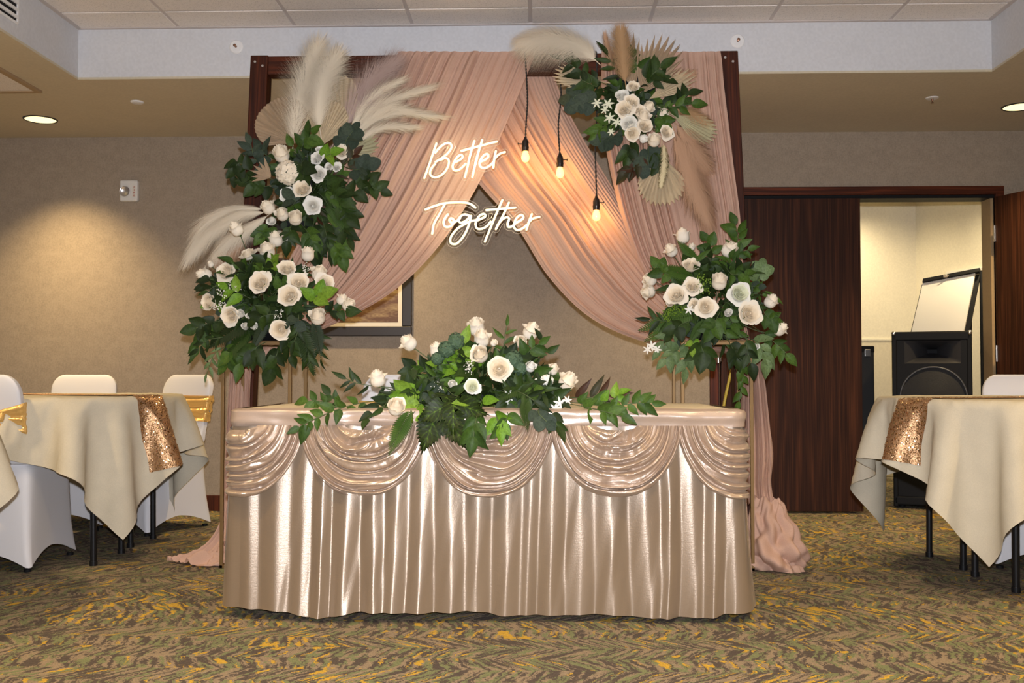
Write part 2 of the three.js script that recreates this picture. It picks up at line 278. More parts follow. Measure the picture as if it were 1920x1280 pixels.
{
  const d = thing('drape', 'blush drape behind the three bare bulbs, swept low across the bare wall', 'drape', V(0, 0, 0));
  const A = [[1030, 112, 5.07], [1053, 181, 5.06], [1092, 258, 5.05], [1128, 318, 5.04], [1172, 388, 5.03], [1232, 470, 5.01], [1295, 550, 4.98], [1350, 610, 4.94], [1396, 650, 4.92]];
  const B = [[770, 112, 5.07], [806, 190, 5.07], [850, 272, 5.06], [893, 338, 5.05], [968, 424, 5.03], [1030, 520, 5.01], [1110, 597, 4.98], [1225, 645, 4.94], [1382, 664, 4.92]];
  mesh('swag', pleated(A, B, { seed: 31, waves: 12, amp: 0.026 }), drapeMat, d);
}
{
  const d = thing('drape', 'blush drape falling down the post nearest the doors', 'drape', V(0, 0, 0));
  const A = [[1128, 97, 4.93], [1128, 180, 4.92], [1136, 275, 4.92], [1152, 355, 4.92], [1172, 430, 4.91], [1204, 505, 4.9], [1262, 580, 4.88], [1330, 630, 4.86], [1384, 664, 4.84]];
  const B = [[1350, 97, 4.93], [1356, 165, 4.92], [1366, 245, 4.91], [1376, 325, 4.9], [1386, 400, 4.9], [1392, 480, 4.89], [1396, 560, 4.88], [1400, 615, 4.86], [1412, 655, 4.84]];
  mesh('swag', pleated(A, B, { seed: 47, waves: 11, amp: 0.027 }), drapeMat, d);
  const A2 = [[1384, 640, 4.85], [1388, 700, 4.83], [1388, 780, 4.8], [1386, 850, 4.76], [1390, 905, 4.71], [1392, 945, 4.67]], B2 = [[1416, 640, 4.85], [1430, 700, 4.84], [1442, 780, 4.81], [1450, 850, 4.77], [1446, 905, 4.72], [1452, 945, 4.68]];
  mesh('tail', pleated(A2, B2, { seed: 53, waves: 4, amp: 0.05, nu: 120, nv: 90 }), drapeMat, d);
  // below it the cloth balloons over itself before it meets the floor
  const c = P(1432, 1000, 4.64);
  mesh('puddle', grid(150, 60, (u, v) => {
    const a = u * 2 * PI, y = 0.30 * (1 - v), prof = v < 0.75 ? 0.055 + 0.078 * Math.pow(v / 0.75, 0.9) : 0.133 - 0.035 * Math.pow((v - 0.75) / 0.25, 2), f = 0.5 + 0.5 * Math.sin(a * 6 + 2.2 * n1(v * 3, 71) + 3 * n1(a * 0.9, 72) + v * 2.5), g = 0.5 + 0.5 * Math.sin(a * 13 + 4 * n1(v * 4 + 2, 73) - v * 5), sw = Math.sin(v * 21 + 4 * n1(a * 1.1, 74));
    const r = prof * (0.80 + 0.34 * Math.pow(f, 0.7) * (0.4 + v) + 0.13 * g) + 0.0035 * sw * v; return V(c.x + 0.012 + 0.03 * v + Math.cos(a) * r * 0.95, Math.max(0.004, y + 0.008 * sw * (1 - v) + 0.02 * f * smooth(v, 0.9, 0.6)), c.z + 0.02 * v + Math.sin(a) * r);
  }, (u, v) => [u, v * 0.4], true), drapeMat, d);
  mesh('puddle', heap(c.x + 0.06, c.z + 0.06, 0.10, 0.08, 0.09, 12, 0.5), drapeMat, d);
}

// ---------- neon words ----------
const neonMat = std({ color: rgb(0.5, 0.45, 0.34), emissive: rgb(1, 0.86, 0.50), emissiveIntensity: NEON, roughness: 0.4 });
const acrylic = phys({ color: 0xffffff, transmission: 1, thickness: 0, roughness: 0.04, ior: 1.3 });
const nylon = phys({ color: 0xffffff, transmission: 1, thickness: 0, roughness: 0.05, ior: 1.2 }), cutEdge = phys({ color: rgb(0.85, 0.78, 0.62), roughness: 0.7, transmission: 0.5, thickness: 0 });
// strokes in the units of the lettering drawing, 5.332 to a frame pixel
const WORDS = [
  { text: 'Better', label: 'glowing warm white neon word on clear acrylic, upper word reading Better', s: [
    [[310, 155], [272, 265], [230, 390], [190, 500]],
    [[300, 245], [345, 192], [400, 153], [445, 150], [463, 182], [440, 232], [385, 285], [302, 338]],
    [[352, 318], [405, 300], [433, 322], [430, 372], [395, 437], [340, 481], [290, 492], [252, 470], [248, 432], [270, 390], [298, 358]],
    [[490, 345], [540, 320], [572, 290], [560, 268], [525, 285], [490, 335], [473, 385], [485, 420], [530, 420], [570, 390], [600, 358]],
    [[690, 128], [650, 260], [620, 390], [595, 490]], [[768, 118], [728, 250], [695, 380], [670, 490]], [[562, 228], [700, 190], [820, 158], [915, 135]],
    [[755, 335], [800, 315], [830, 285], [822, 258], [790, 268], [755, 315], [742, 355], [755, 390], [800, 398], [850, 370], [884, 335]],
    [[905, 230], [890, 310], [880, 395]], [[888, 315], [920, 277], [955, 252], [995, 240]] ], lines: [[330, 150], [900, 130]] },
  { text: 'Together', label: 'glowing warm white neon word on clear acrylic, lower word reading Together', s: [
    [[200, 815], [300, 775], [400, 750], [520, 742], [620, 748], [670, 770], [700, 795]], [[395, 760], [340, 860], [285, 960], [268, 1055]],
    [[425, 862], [395, 905], [383, 950], [400, 985], [440, 985], [475, 955], [482, 920], [460, 900], [440, 918], [455, 942], [500, 935], [548, 900]],
    [[640, 875], [590, 862], [545, 890], [532, 925], [552, 945], [600, 930], [640, 892], [657, 878]],
    [[657, 878], [640, 950], [610, 1030], [560, 1110], [500, 1160], [455, 1148], [450, 1105], [480, 1050], [530, 998], [590, 962], [650, 932], [702, 920]],
    [[702, 930], [760, 905], [800, 880], [790, 858], [750, 870], [715, 915], [702, 965], [720, 1005], [770, 1005], [820, 975], [852, 935]],
    [[970, 720], [910, 855], [850, 1000], [795, 1135]], [[810, 820], [900, 812], [1000, 802], [1100, 795]], [[1035, 745], [985, 855], [945, 935], [905, 1010]],
    [[925, 965], [975, 908], [1020, 890], [1037, 908], [1022, 950], [1028, 988], [1060, 985], [1100, 955]],
    [[1090, 955], [1150, 925], [1180, 895], [1165, 868], [1125, 885], [1092, 940], [1090, 998], [1120, 1020], [1170, 1005], [1214, 968]],
    [[1265, 860], [1235, 940], [1212, 1015]], [[1230, 948], [1265, 912], [1300, 896], [1340, 888]] ], lines: [[330, 760], [1090, 790]] },
];
const DN = 4.72;
for (const w of WORDS) {
  const at = ([a, b]) => P(760 + a / 5.332, 240 + b / 5.332, DN), all = w.s.flat().map(at), base = V(all.reduce((s, p) => s + p.x, 0) / all.length, Math.min(...all.map((p) => p.y)), -DN);
  const t = thing('neon_sign', w.label, 'neon sign', base, 'neon words before the drapes'), local = (p) => p.clone().sub(base);
  const flat = [];
  for (const s of w.s) {
    const pts = s.map(at).map(local), c = new THREE.CatmullRomCurve3(pts, false, 'centripetal'), len = c.getLength();
    const g = [new THREE.TubeGeometry(c, Math.ceil(len / 0.004), 0.0052, 8)]; for (const e of [pts[0], pts.at(-1)]) g.push(new THREE.SphereGeometry(0.0052, 8, 6).translate(e.x, e.y, e.z));
    mesh('neon_tube', merge(g), neonMat, t); flat.push(c.getSpacedPoints(Math.ceil(len / 0.006)));
  }
  // the clear backing follows the letters: a contour at a fixed distance round the strokes, cut from sheet
  const R = 0.0165, H = 0.004, lo = [Infinity, Infinity], hi = [-Infinity, -Infinity]; for (const s of flat) for (const p of s) { lo[0] = Math.min(lo[0], p.x); lo[1] = Math.min(lo[1], p.y); hi[0] = Math.max(hi[0], p.x); hi[1] = Math.max(hi[1], p.y); }
  const nx = Math.ceil((hi[0] - lo[0] + 0.05) / H), ny = Math.ceil((hi[1] - lo[1] + 0.05) / H), F = new Float32Array((nx + 1) * (ny + 1)).fill(1);
  for (const s of flat) for (const p of s) { const ci = (p.x - lo[0] + 0.025) / H, cj = (p.y - lo[1] + 0.025) / H; for (let j = Math.max(0, Math.floor(cj) - 6); j <= Math.min(ny, cj + 6); j++) for (let i = Math.max(0, Math.floor(ci) - 6); i <= Math.min(nx, ci + 6); i++) { const k = j * (nx + 1) + i; F[k] = Math.min(F[k], Math.hypot(i - ci, j - cj) * H); } }
  const pos = [], rim = [], zf = -0.0065, zb = -0.0105;
  for (let j = 0; j < ny; j++) for (let i = 0; i < nx; i++) {
    const c = [[i, j], [i + 1, j], [i + 1, j + 1], [i, j + 1]], f = c.map(([a, b]) => R - F[b * (nx + 1) + a]); if (f.every((x) => x <= 0)) continue;
    const poly = [], cut = []; for (let k = 0; k < 4; k++) { const m = (k + 1) % 4, X = (q) => [lo[0] - 0.025 + q[0] * H, lo[1] - 0.025 + q[1] * H]; if (f[k] > 0) poly.push(X(c[k])); if ((f[k] > 0) !== (f[m] > 0)) { const e = f[k] / (f[k] - f[m]), q = X([lerp(c[k][0], c[m][0], e), lerp(c[k][1], c[m][1], e)]); poly.push(q); cut.push(q); } }
    for (let k = 1; k + 1 < poly.length; k++) { for (const q of [poly[0], poly[k], poly[k + 1]]) pos.push(q[0], q[1], zf); for (const q of [poly[0], poly[k + 1], poly[k]]) pos.push(q[0], q[1], zb); }
    if (cut.length === 2) { const [a, b] = cut, gx = f[1] + f[2] - f[0] - f[3], gy = f[2] + f[3] - f[0] - f[1], gl = Math.hypot(gx, gy) || 1, ix = gx / gl * 0.0016, iy = gy / gl * 0.0016, ze = zf + 0.0004; rim.push(a[0], a[1], ze, b[0], b[1], ze, b[0] + ix, b[1] + iy, ze, a[0], a[1], ze, b[0] + ix, b[1] + iy, ze, a[0] + ix, a[1] + iy, ze); pos.push(a[0], a[1], zf, a[0], a[1], zb, b[0], b[1], zb, a[0], a[1], zf, b[0], b[1], zb, b[0], b[1], zf); }
  }
  const g = new THREE.BufferGeometry(); g.setAttribute('position', new THREE.Float32BufferAttribute(pos, 3)); g.computeVertexNormals(); mesh('acrylic_backing', g, acrylic, t);
  const e = new THREE.BufferGeometry(); e.setAttribute('position', new THREE.Float32BufferAttribute(rim, 3)); e.computeVertexNormals(); mesh('bevelled_edge', e, cutEdge, t);
  for (const l of w.lines) { const a = local(at(l)), b = V(a.x, arch.top - base.y - 0.02, -0.2); a.z = -0.008; mesh('hanging_line', rod(a, b, 0.0004, 4), nylon, t); }
  const spots = w.text === 'Better' ? [1, 4, 7] : [1, 3, 6, 10];
  for (const k of spots) { const p = flat[k][Math.floor(flat[k].length / 2)], l = new THREE.PointLight(rgb(...NEON_COLOR), 0.026); l.name = 'neon_glow'; l.position.set(p.x, p.y, p.z); l.shadow.radius = 0.25; l.castShadow = true; t.add(l); }
}

// ---------- three bare bulbs on twisted cords ----------
const bulbGlow = std({ color: rgb(1, 0.8, 0.5), emissive: rgb(1, 0.62, 0.2), emissiveIntensity: 5, roughness: 0.3 });
const bulbGlass = std({ color: rgb(1, 0.75, 0.4), emissive: rgb(1, 0.52, 0.12), emissiveIntensity: 2.5, roughness: 0.15 });
const cordMat = std({ color: rgb(0.02, 0.018, 0.016), roughness: 0.8 }), socketMat = std({ color: rgb(0.045, 0.035, 0.03), roughness: 0.32, metalness: 0.7 });
for (const [sx, sy, cord, key, label] of [
  [985, 270, [[984, 94], [987, 140], [989, 190], [986, 240], [986, 268]], -1, 'bare filament bulb on twisted black cord, first and highest beside the neon words'],
  [1050, 300, [[1050, 96], [1050, 140], [1052, 180], [1047, 235], [1050, 292]], 1, 'bare filament bulb on twisted black cord, middle one of the three hanging bulbs'],
  [1118, 380, [[1119, 110], [1119, 215], [1116, 270], [1117, 320], [1119, 372]], 1, 'bare filament bulb on the longest twisted black cord, lowest of the hanging three']]) {
  const c = P(sx, sy, 4.93), t = thing('pendant_bulb', label, 'pendant light', c, 'bare bulbs on cords');
  const path = new THREE.CatmullRomCurve3([V(P(cord[0][0], 99, 4.9).x - c.x, arch.top - c.y + 0.012, -0.05), ...cord.map(([x, y], i) => P(x, y, i === cord.length - 1 ? 4.93 : y < 150 ? 4.88 : y < 200 ? 4.89 : 4.92).sub(c))], false, 'centripetal'), n = 150, strands = [[], []], fr = path.computeFrenetFrames(n);
  for (let i = 0; i <= n; i++) { const p = path.getPointAt(i / n), a = i * 0.75; for (const s of [0, 1]) strands[s].push(p.clone().addScaledVector(fr.normals[i], 0.0022 * Math.cos(a + s * PI)).addScaledVector(fr.binormals[i], 0.0022 * Math.sin(a + s * PI))); }
  mesh('cord', merge(strands.map((s) => tube(s, 0.0024, 300, 5))), cordMat, t);
  mesh('socket', lathe([[0.0001, 0.034], [0.006, 0.034], [0.008, 0.024], [0.014, 0.017], [0.0165, 0.006], [0.0165, -0.012], [0.0178, -0.014], [0.0178, -0.02], [0.0165, -0.022], [0.0165, -0.034], [0.015, -0.036], [0.0001, -0.036]]), socketMat, t);
  mesh('switch_key', merge([rod(V(0, 0.0, 0.004), V(key * 0.032, 0.0, 0.008), 0.0022), new THREE.SphereGeometry(0.0055, 10, 8).scale(0.6, 1, 1).translate(key * 0.034, 0, 0.008)]), socketMat, t);
  mesh('bulb', lathe([[0.0125, -0.034], [0.0125, -0.040], [0.017, -0.051], [0.020, -0.064], [0.019, -0.077], [0.011, -0.087], [0.0001, -0.09]]), bulbGlass, t);
  mesh('filament', merge([tube([V(-0.008, -0.05, 0), V(-0.006, -0.083, 0.003), V(-0.002, -0.053, 0.002), V(0.002, -0.083, -0.002), V(0.006, -0.053, 0), V(0.008, -0.082, 0.002)], 0.0028, 60, 6)]), bulbGlow, t);
  const l = new THREE.PointLight(rgb(...EDISON_COLOR), EDISON); l.name = 'bulb_light'; l.position.set(0, -0.07, 0); l.shadow.radius = 0.5; l.castShadow = true; t.add(l);
}

// ---------- head table: folding table, cream cloth, satin skirt with swags ----------
const TX0 = P(437, 768, 3.63).x, TX1 = P(1392, 768, 3.63).x, TZ = -3.63, TY = 0.742, TW = TX1 - TX0, TCX = (TX0 + TX1) / 2, TD = 0.74;
{
  const t = thing('folding_table', 'long folding table hidden under the champagne satin skirt', 'table', V(TCX, 0, TZ - TD / 2));
  mesh('tabletop', bx(TW - 0.04, 0.04, TD - 0.04, 0, TY - 0.024, 0, 0.01), MAT.plastic, t);
  for (const sx of [-1, 1]) { for (const sz of [-1, 1]) mesh('leg', merge([rod(V(sx * 0.78, 0.012, sz * 0.29), V(sx * 0.78, TY - 0.045, sz * 0.29), 0.014), disc(0.018, 0.02, sx * 0.78, 0.01, sz * 0.29, 12)]), MAT.blackMetal, t); mesh('leg_brace', rod(V(sx * 0.78, 0.2, -0.29), V(sx * 0.78, 0.2, 0.29), 0.01), MAT.blackMetal, t); }
}
const linenCream = std({ map: linen, color: rgb(0.80, 0.70, 0.50), roughness: 0.85, bumpMap: weave, bumpScale: 0.0005 });
{
  const c = mesh('tablecloth', grid(90, 40, (u, v) => { // lies on the top, hardly wrinkled, its far corners sagging over the edge
    const x = (u - 0.5) * 2, z = (v - 0.5) * 2, e = Math.max(Math.abs(x), Math.abs(z)), over = smooth(e, 0.955, 1);
    return V(TCX + x * (TW / 2 - 0.004), TY + 0.002 + 0.0022 * vn(u * 14, v * 7, 4096, 4096, 5) - over * 0.03 * (1 - 0.5 * (z > 0.9)), TZ - TD / 2 + z * (TD / 2 - 0.003));
  }, (u, v) => [u * TW, v * TD]), linenCream);
  c.userData = { label: 'cream cloth lying flat on the long head table under the flowers', category: 'tablecloth' };
}
const satin = phys({ color: rgb(0.255, 0.186, 0.125), metalness: 0.3, roughness: 0.36, ior: 1.65, clearcoat: 1, clearcoatRoughness: 0.10, sheen: 0.15, sheenColor: rgb(1, 0.85, 0.75), bumpMap: satinBump, bumpScale: 0.00022 });
const satinSwag = phys({ color: rgb(0.42, 0.305, 0.22), metalness: 0.34, roughness: 0.36, ior: 1.9, clearcoat: 1, clearcoatRoughness: 0.2, sheen: 0.15, sheenColor: rgb(1, 0.85, 0.75), bumpMap: crushBump, bumpScale: 0.0022 });
// the way round the table: s = 0 at the front corner near the round table with the chairs, TW at the other; returns place at offset o outwards
const CR = 0.035;
function around(s, o) {
  const q = PI * CR / 2, f0 = CR, f1 = TW - CR;
  const c0 = V(TX0 + CR, 0, TZ - CR), c1 = V(TX1 - CR, 0, TZ - CR);
  if (s >= f0 && s <= f1) return V(TX0 + s, 0, TZ + o);
  if (s < f0) { const d = f0 - s; if (d < q) { const a = d / CR; return V(c0.x - Math.sin(a) * (CR + o), 0, c0.z + Math.cos(a) * (CR + o)); } return V(TX0 - o, 0, TZ - CR - (d - q)); }
  const d = s - f1; if (d < q) { const a = d / CR; return V(c1.x + Math.sin(a) * (CR + o), 0, c1.z + Math.cos(a) * (CR + o)); } return V(TX1 + o, 0, TZ - CR - (d - q));
}
{
  const t = thing('table_skirt', 'pleated champagne satin skirt with draped swags round the long head table', 'table skirt', V(0, 0, 0));
  const s0 = -0.70, s1 = TW + 0.70, R = RND(77);
  // box pleats of uneven width: each is a rounded ridge between narrow valleys
  const folds = []; for (let s = s0; s < s1;) { const w = 0.062 + 0.072 * R(); folds.push([s + w / 2, w, 0.55 + 0.6 * R(), (R() - 0.5) * 0.05, (R() - 0.5) * 0.05]); s += w; }
  const depth = (s, v) => {
    let best = 0; for (const [c, w, h, lean, k] of folds) { const x = (s - c - lean * (v - 0.2) - k * 0.3 * Math.sin(v * 5 + c * 9)) / (w * 0.8); if (Math.abs(x) < 1) { const y = (0.45 * (0.5 + 0.5 * Math.cos(PI * x)) + 0.55 * (1 - Math.sqrt(x * x + 0.006)) * 1.08) * h; best += Math.pow(Math.max(0, y), 3); } }
    return Math.cbrt(best);
  };
  const sy = 0.70, hem = (s) => 0.007 + 0.030 * vn(s * 6 + 40, 0.5, 4096, 1, 4) + 0.006 * vn(s * 21 + 40, 0.5, 4096, 1, 6);
  mesh('skirt_panel', grid(1100, 46, (u, v) => {
    const s = lerp(s0, s1, u), d = depth(s, v), swing = 0.028 * n1(s * 3.1 + 20, 9) * v * v, o = 0.004 + 0.008 * v + (0.006 + 0.036 * Math.pow(v, 0.8)) * d + swing + 0.022 * v * v + 0.0035 * n1(s * 34 + v * 4, 12) * v;
    const p = around(s, o); p.y = lerp(sy, hem(s), v); return p;
  }, (u, v) => [u * 3.2, v * 0.7]), satin, t);
  const band = (sA, sB, nu) => grid(nu, 10, (u, v) => { const s = lerp(sA, sB, u), a = v * PI; const p = around(s, 0.012 + 0.006 * Math.sin(a) + 0.0035 * n1(s * 16 + 30, 15) * Math.sin(a) + 0.0022 * Math.sin(v * 9 + n1(s * 4, 16) * 3)); p.y = TY + 0.004 - v * 0.064 + 0.0015 * n1(s * 9 + 7, 17); if (v < 0.06) { const q = around(s, -0.012); p.x = q.x; p.z = q.z; } return p; }, (u, v) => [u * 3, v * 0.07]);
  mesh('band', band(s0, s1, 500), phys({ color: rgb(0.42, 0.31, 0.235), metalness: 0.12, roughness: 0.3, ior: 1.8, bumpMap: satinBump, bumpScale: 0.0002 }), t);
  for (let j = 0; j < 5; j++) {
    const a0 = -0.195 + 0.449 * j, c = a0 + 0.2245, S = 100 + j * 7;
    mesh('swag', grid(96, 110, (u, v) => {
      // v from the innermost fold under the band to the hem of the swag, u across
      const a = v, hw = 0.236 * (0.30 + 0.70 * Math.pow(a, 0.75)), bend = Math.pow(Math.max(0, 4 * u * (1 - u)), 0.52), sag = 0.022 + 0.232 * Math.pow(a, 0.85) + 0.004 * n1(a * 14, S);
      const w = u * 2 - 1, s = c + hw * (Math.sign(w) * Math.pow(Math.abs(w), 0.82)) * (1 - 0.10 * bend) + 0.010 * n1(a * 6 + 3, S + 1) * bend;
      const k = a * 6.6 + 0.35 * n1(a * 9, S + 2) + 0.3 * n1(u * 3 + a * 2, S + 3), r = k - Math.floor(k), ridge = Math.pow(Math.sin(PI * Math.pow(r, 0.7)), 1.1);
      const k2 = k * 2.4 + 0.8 * n1(u * 4 + k, S + 6), r2 = k2 - Math.floor(k2), o = 0.012 + 0.020 * bend + 0.011 * Math.sin(PI * r2) * (0.5 + 0.5 * bend) * vn(k2, u * 3, 4096, 4096, S + 7) + 0.032 * ridge * (0.45 + 0.55 * bend) * (0.75 + 0.5 * vn(k * 1.0, u * 2, 4096, 4096, S + 4)) - 0.014 * smooth(a, 0.93, 1) * 0.6 + 0.004 * n1(u * 11 + k * 2, S + 5) * bend;
      const side = Math.max(smooth(s, 0.06, -0.02), smooth(s, TW - 0.06, TW + 0.02)), p = around(s, o * lerp(1, 0.42, side)); p.y = 0.690 - sag * bend - 0.004 * (1 - bend); return p;
    }, (u, v) => [u * 0.6, v * 0.5]), satinSwag, t);
  }
}

// ---------- cloths over the round tables, let fall and settle ----------
function fallen(half, R, top, seed, n = 52) {
  const N = n + 1, h = 2 * half / n, X = new Float64Array(N * N * 3), O = new Float64Array(N * N * 3), rnd = RND(seed), pin = new Uint8Array(N * N);
  for (let j = 0; j < N; j++) for (let i = 0; i < N; i++) { const k = (j * N + i) * 3; X[k] = -half + i * h; X[k + 1] = top + 0.003; X[k + 2] = -half + j * h; const r = Math.hypot(X[k], X[k + 2]); if (r < R * 0.86) pin[j * N + i] = 1; else { X[k] += (rnd() - 0.5) * 0.006; X[k + 2] += (rnd() - 0.5) * 0.006; } }
  O.set(X);
  const C = []; const link = (i, j, a, b, s) => { const x = i + a, y = j + b; if (x >= 0 && x < N && y < N && y >= 0) C.push((j * N + i) * 3, (y * N + x) * 3, h * Math.hypot(a, b), s); };
  for (let j = 0; j < N; j++) for (let i = 0; i < N; i++) { link(i, j, 1, 0, 1); link(i, j, 0, 1, 1); link(i, j, 1, 1, 0.5); link(i, j, -1, 1, 0.5); link(i, j, 3, 0, 0.025); link(i, j, 0, 3, 0.025); }
  const c = Float64Array.from(C);
  for (let step = 0; step < 230; step++) {
    for (let k = 0; k < N * N; k++) { if (pin[k]) continue; const q = k * 3; for (let a = 0; a < 3; a++) { const v = (X[q + a] - O[q + a]) * 0.965; O[q + a] = X[q + a]; X[q + a] += v; } X[q + 1] -= 9.8 * 0.00009; }
    for (let it = 0; it < 18; it++) {
      for (let m = 0; m < c.length; m += 4) {
        const a = c[m], b = c[m + 1], dx = X[b] - X[a], dy = X[b + 1] - X[a + 1], dz = X[b + 2] - X[a + 2], d = Math.sqrt(dx * dx + dy * dy + dz * dz) || 1e-9, pa = pin[a / 3] ? 0 : 1, pb = pin[b / 3] ? 0 : 1; if (!(pa + pb)) continue;
        const f = c[m + 3] * (d - c[m + 2]) / d / (pa + pb); X[a] += dx * f * pa; X[a + 1] += dy * f * pa; X[a + 2] += dz * f * pa; X[b] -= dx * f * pb; X[b + 1] -= dy * f * pb; X[b + 2] -= dz * f * pb;
      }
      for (let k = 0; k < N * N; k++) { if (pin[k]) continue; const q = k * 3, r = Math.hypot(X[q], X[q + 2]), y = X[q + 1]; if (y < 0.01) X[q + 1] = 0.01; if (r < R + 0.006 && y < top + 0.003) { if (top + 0.003 - y < 0.025 && r < R) X[q + 1] = top + 0.003; else { const s = (R + 0.006) / r; X[q] *= s; X[q + 2] *= s; } } }
    }
  }
  return { X, N, half };
}
const sample = (cl, s, t) => { // point and outward normal at cloth coordinates in metres
  const g = (a, b) => { const i = clamp((a + cl.half) / (2 * cl.half) * (cl.N - 1), 0, cl.N - 1.001), j = clamp((b + cl.half) / (2 * cl.half) * (cl.N - 1), 0, cl.N - 1.001), i0 = Math.floor(i), j0 = Math.floor(j), fi = i - i0, fj = j - j0, q = (x, y) => (y * cl.N + x) * 3; const o = [0, 0, 0]; for (let k = 0; k < 3; k++) o[k] = lerp(lerp(cl.X[q(i0, j0) + k], cl.X[q(i0 + 1, j0) + k], fi), lerp(cl.X[q(i0, j0 + 1) + k], cl.X[q(i0 + 1, j0 + 1) + k], fi), fj); return V(...o); };
  const p = g(s, t), a = g(s + 0.015, t).sub(g(s - 0.015, t)), b = g(s, t + 0.015).sub(g(s, t - 0.015)); return [p, b.cross(a).normalize()];
};
const RT = 0.61, TOPY = 0.762;
const clothA = fallen(0.875, RT, TOPY, 5), clothB = fallen(0.875, RT, TOPY, 19);
const linenIvory = std({ map: linen, color: rgb(0.58, 0.52, 0.40), roughness: 0.85, bumpMap: weave, bumpScale: 0.0005 });
const sequinCloth = std({ color: rgb(0.50, 0.30, 0.16), metalness: 0.75, roughness: 0.42, bumpMap: pileBump, bumpScale: 0.002 }), sequin = std({ color: rgb(0.95, 0.66, 0.38), metalness: 1, roughness: 0.16 });
function roundTable(cx, cz, cl, turn, legs, label, clothLabel, runnerLabel, runnerTurn, runnerHalf, seed) {
  const t = thing('round_table', label, 'table', V(cx, 0, cz), 'round guest tables');
  mesh('tabletop', disc(RT - 0.008, 0.028, 0, TOPY - 0.02, 0, 48), MAT.plastic, t);
  mesh('apron', lathe([[0.55, TOPY - 0.034], [0.57, TOPY - 0.034], [0.57, TOPY - 0.07], [0.55, TOPY - 0.07], [0.55, TOPY - 0.034]], 40), MAT.blackMetal, t);
  for (const [x, z] of legs) for (const s of [1, -1]) mesh('leg', merge([rod(V((x - cx) * s, 0.015, (z - cz) * s), V((x - cx) * s * 0.97, TOPY - 0.035, (z - cz) * s), 0.0145, 12), disc(0.018, 0.022, (x - cx) * s, 0.011, (z - cz) * s, 12)]), MAT.blackMetal, t);
  const c = thing('tablecloth', clothLabel, 'tablecloth', V(cx, 0, cz), 'ivory cloths on the guest tables'); c.rotation.y = turn;
  const n = 104; mesh('cloth', grid(n, n, (u, v) => sample(cl, (u - 0.5) * 2 * cl.half, (v - 0.5) * 2 * cl.half)[0], (u, v) => [u * 2, v * 2]), linenIvory, c);
  if (!runnerLabel) return;
  const r = thing('table_runner', runnerLabel, 'table runner', V(cx, 0, cz), 'sequin runners'); r.rotation.y = turn;
  const a = runnerTurn, w = runnerHalf, dx = Math.cos(a), dz = Math.sin(a), L = cl.half / Math.max(Math.abs(dx), Math.abs(dz)) * 0.965;
  const at = (u, v, off) => { const l = lerp(-L, L, v), m = (u - 0.5) * 2 * w + 0.006 * n1(l * 9, seed), [p, nn] = sample(cl, l * dx - m * dz, l * dz + m * dx); return [p.addScaledVector(nn, off + 0.002 * vn(u * 3 + 5, l * 12 + 40, 4096, 4096, seed)), nn]; };
  mesh('runner_cloth', grid(18, 150, (u, v) => at(u, v, 0.002)[0], (u, v) => [u * w * 2, v * 2 * L]), sequinCloth, r);
  const rnd = RND(seed), count = 5200, im = new THREE.InstancedMesh(new THREE.CircleGeometry(0.0026, 6), sequin, count), q = new THREE.Quaternion(), m4 = new THREE.Matrix4();
  for (let i = 0; i < count; i++) { const [p, nn] = at(rnd(), rnd(), 0.0045), d = nn.clone().add(V(rnd() - 0.5, rnd() - 0.5, rnd() - 0.5).multiplyScalar(0.55)).normalize(); q.setFromUnitVectors(V(0, 0, 1), d); im.setMatrixAt(i, m4.compose(p, q, V(1, 1, 1))); }
  im.name = 'sequins'; im.userData.kind = 'stuff'; im.castShadow = im.receiveShadow = true; r.add(im);
}
const deg = PI / 180;
roundTable(-2.43, -5.0, clothA, (45 - 39) * deg, [[-2.04, -4.58], [-2.046, -4.9], [-2.07, -5.07], [-2.06, -5.34]], 'round folding table with black legs standing among the white covered chairs',
  'ivory square cloth over the round table ringed by three white covered chairs', 'rose gold sequin runner hanging in a narrow fold beside the white covered chairs', (22 + 6) * deg, 0.085, 3);
roundTable(2.12, -4.53, clothB, (135 - 128) * deg, [[1.845, -4.92], [1.874, -4.6], [1.862, -4.45], [1.889, -4.13]], 'round folding table with black legs standing before the open doorway',
  'ivory square cloth over the round table before the open doorway', 'rose gold sequin runner hanging flat and square in front of the black speaker', (158 + 7) * deg, 0.085, 9);
roundTable(-2.72, -3.62, clothB, 40 * deg, [[-2.4, -3.4], [-2.4, -3.85]], 'round folding table cut off by the photo edge, only its cloth corner showing', 'ivory cloth corner hanging at the photo edge before the chair with the satin bow', null);

// ---------- chairs in white stretch covers with gold sashes ----------
const spandex = std({ color: rgb(0.70, 0.69, 0.71), roughness: 0.6, bumpMap: weave, bumpScale: 0.0003 });
const goldSatin = phys({ color: rgb(0.74, 0.45, 0.14), metalness: 0.35, roughness: 0.32, bumpMap: crushBump, bumpScale: 0.004 });
const CH = 0.868;
const outline = (a, hw, hd, e) => { // evenly spaced round a rectangle with rounded corners
  const t = ((a / (2 * PI)) % 1 + 1) % 1 * 4, i = Math.floor((t + 0.5) % 4), f = ((t + 0.5) % 1) * 2 - 1, [x, z] = [[1, f], [-f, 1], [-1, -f], [f, -1]][i], p = 2 / e, r = 1 / Math.pow(Math.pow(Math.abs(x), p) + Math.pow(Math.abs(z), p), 1 / p);
  return [hw * x * r, hd * z * r];
};
const backZ = (y) => -0.185 - 0.10 * clamp((y - 0.45) / 0.42, 0, 1);       // the back leans away from the seat
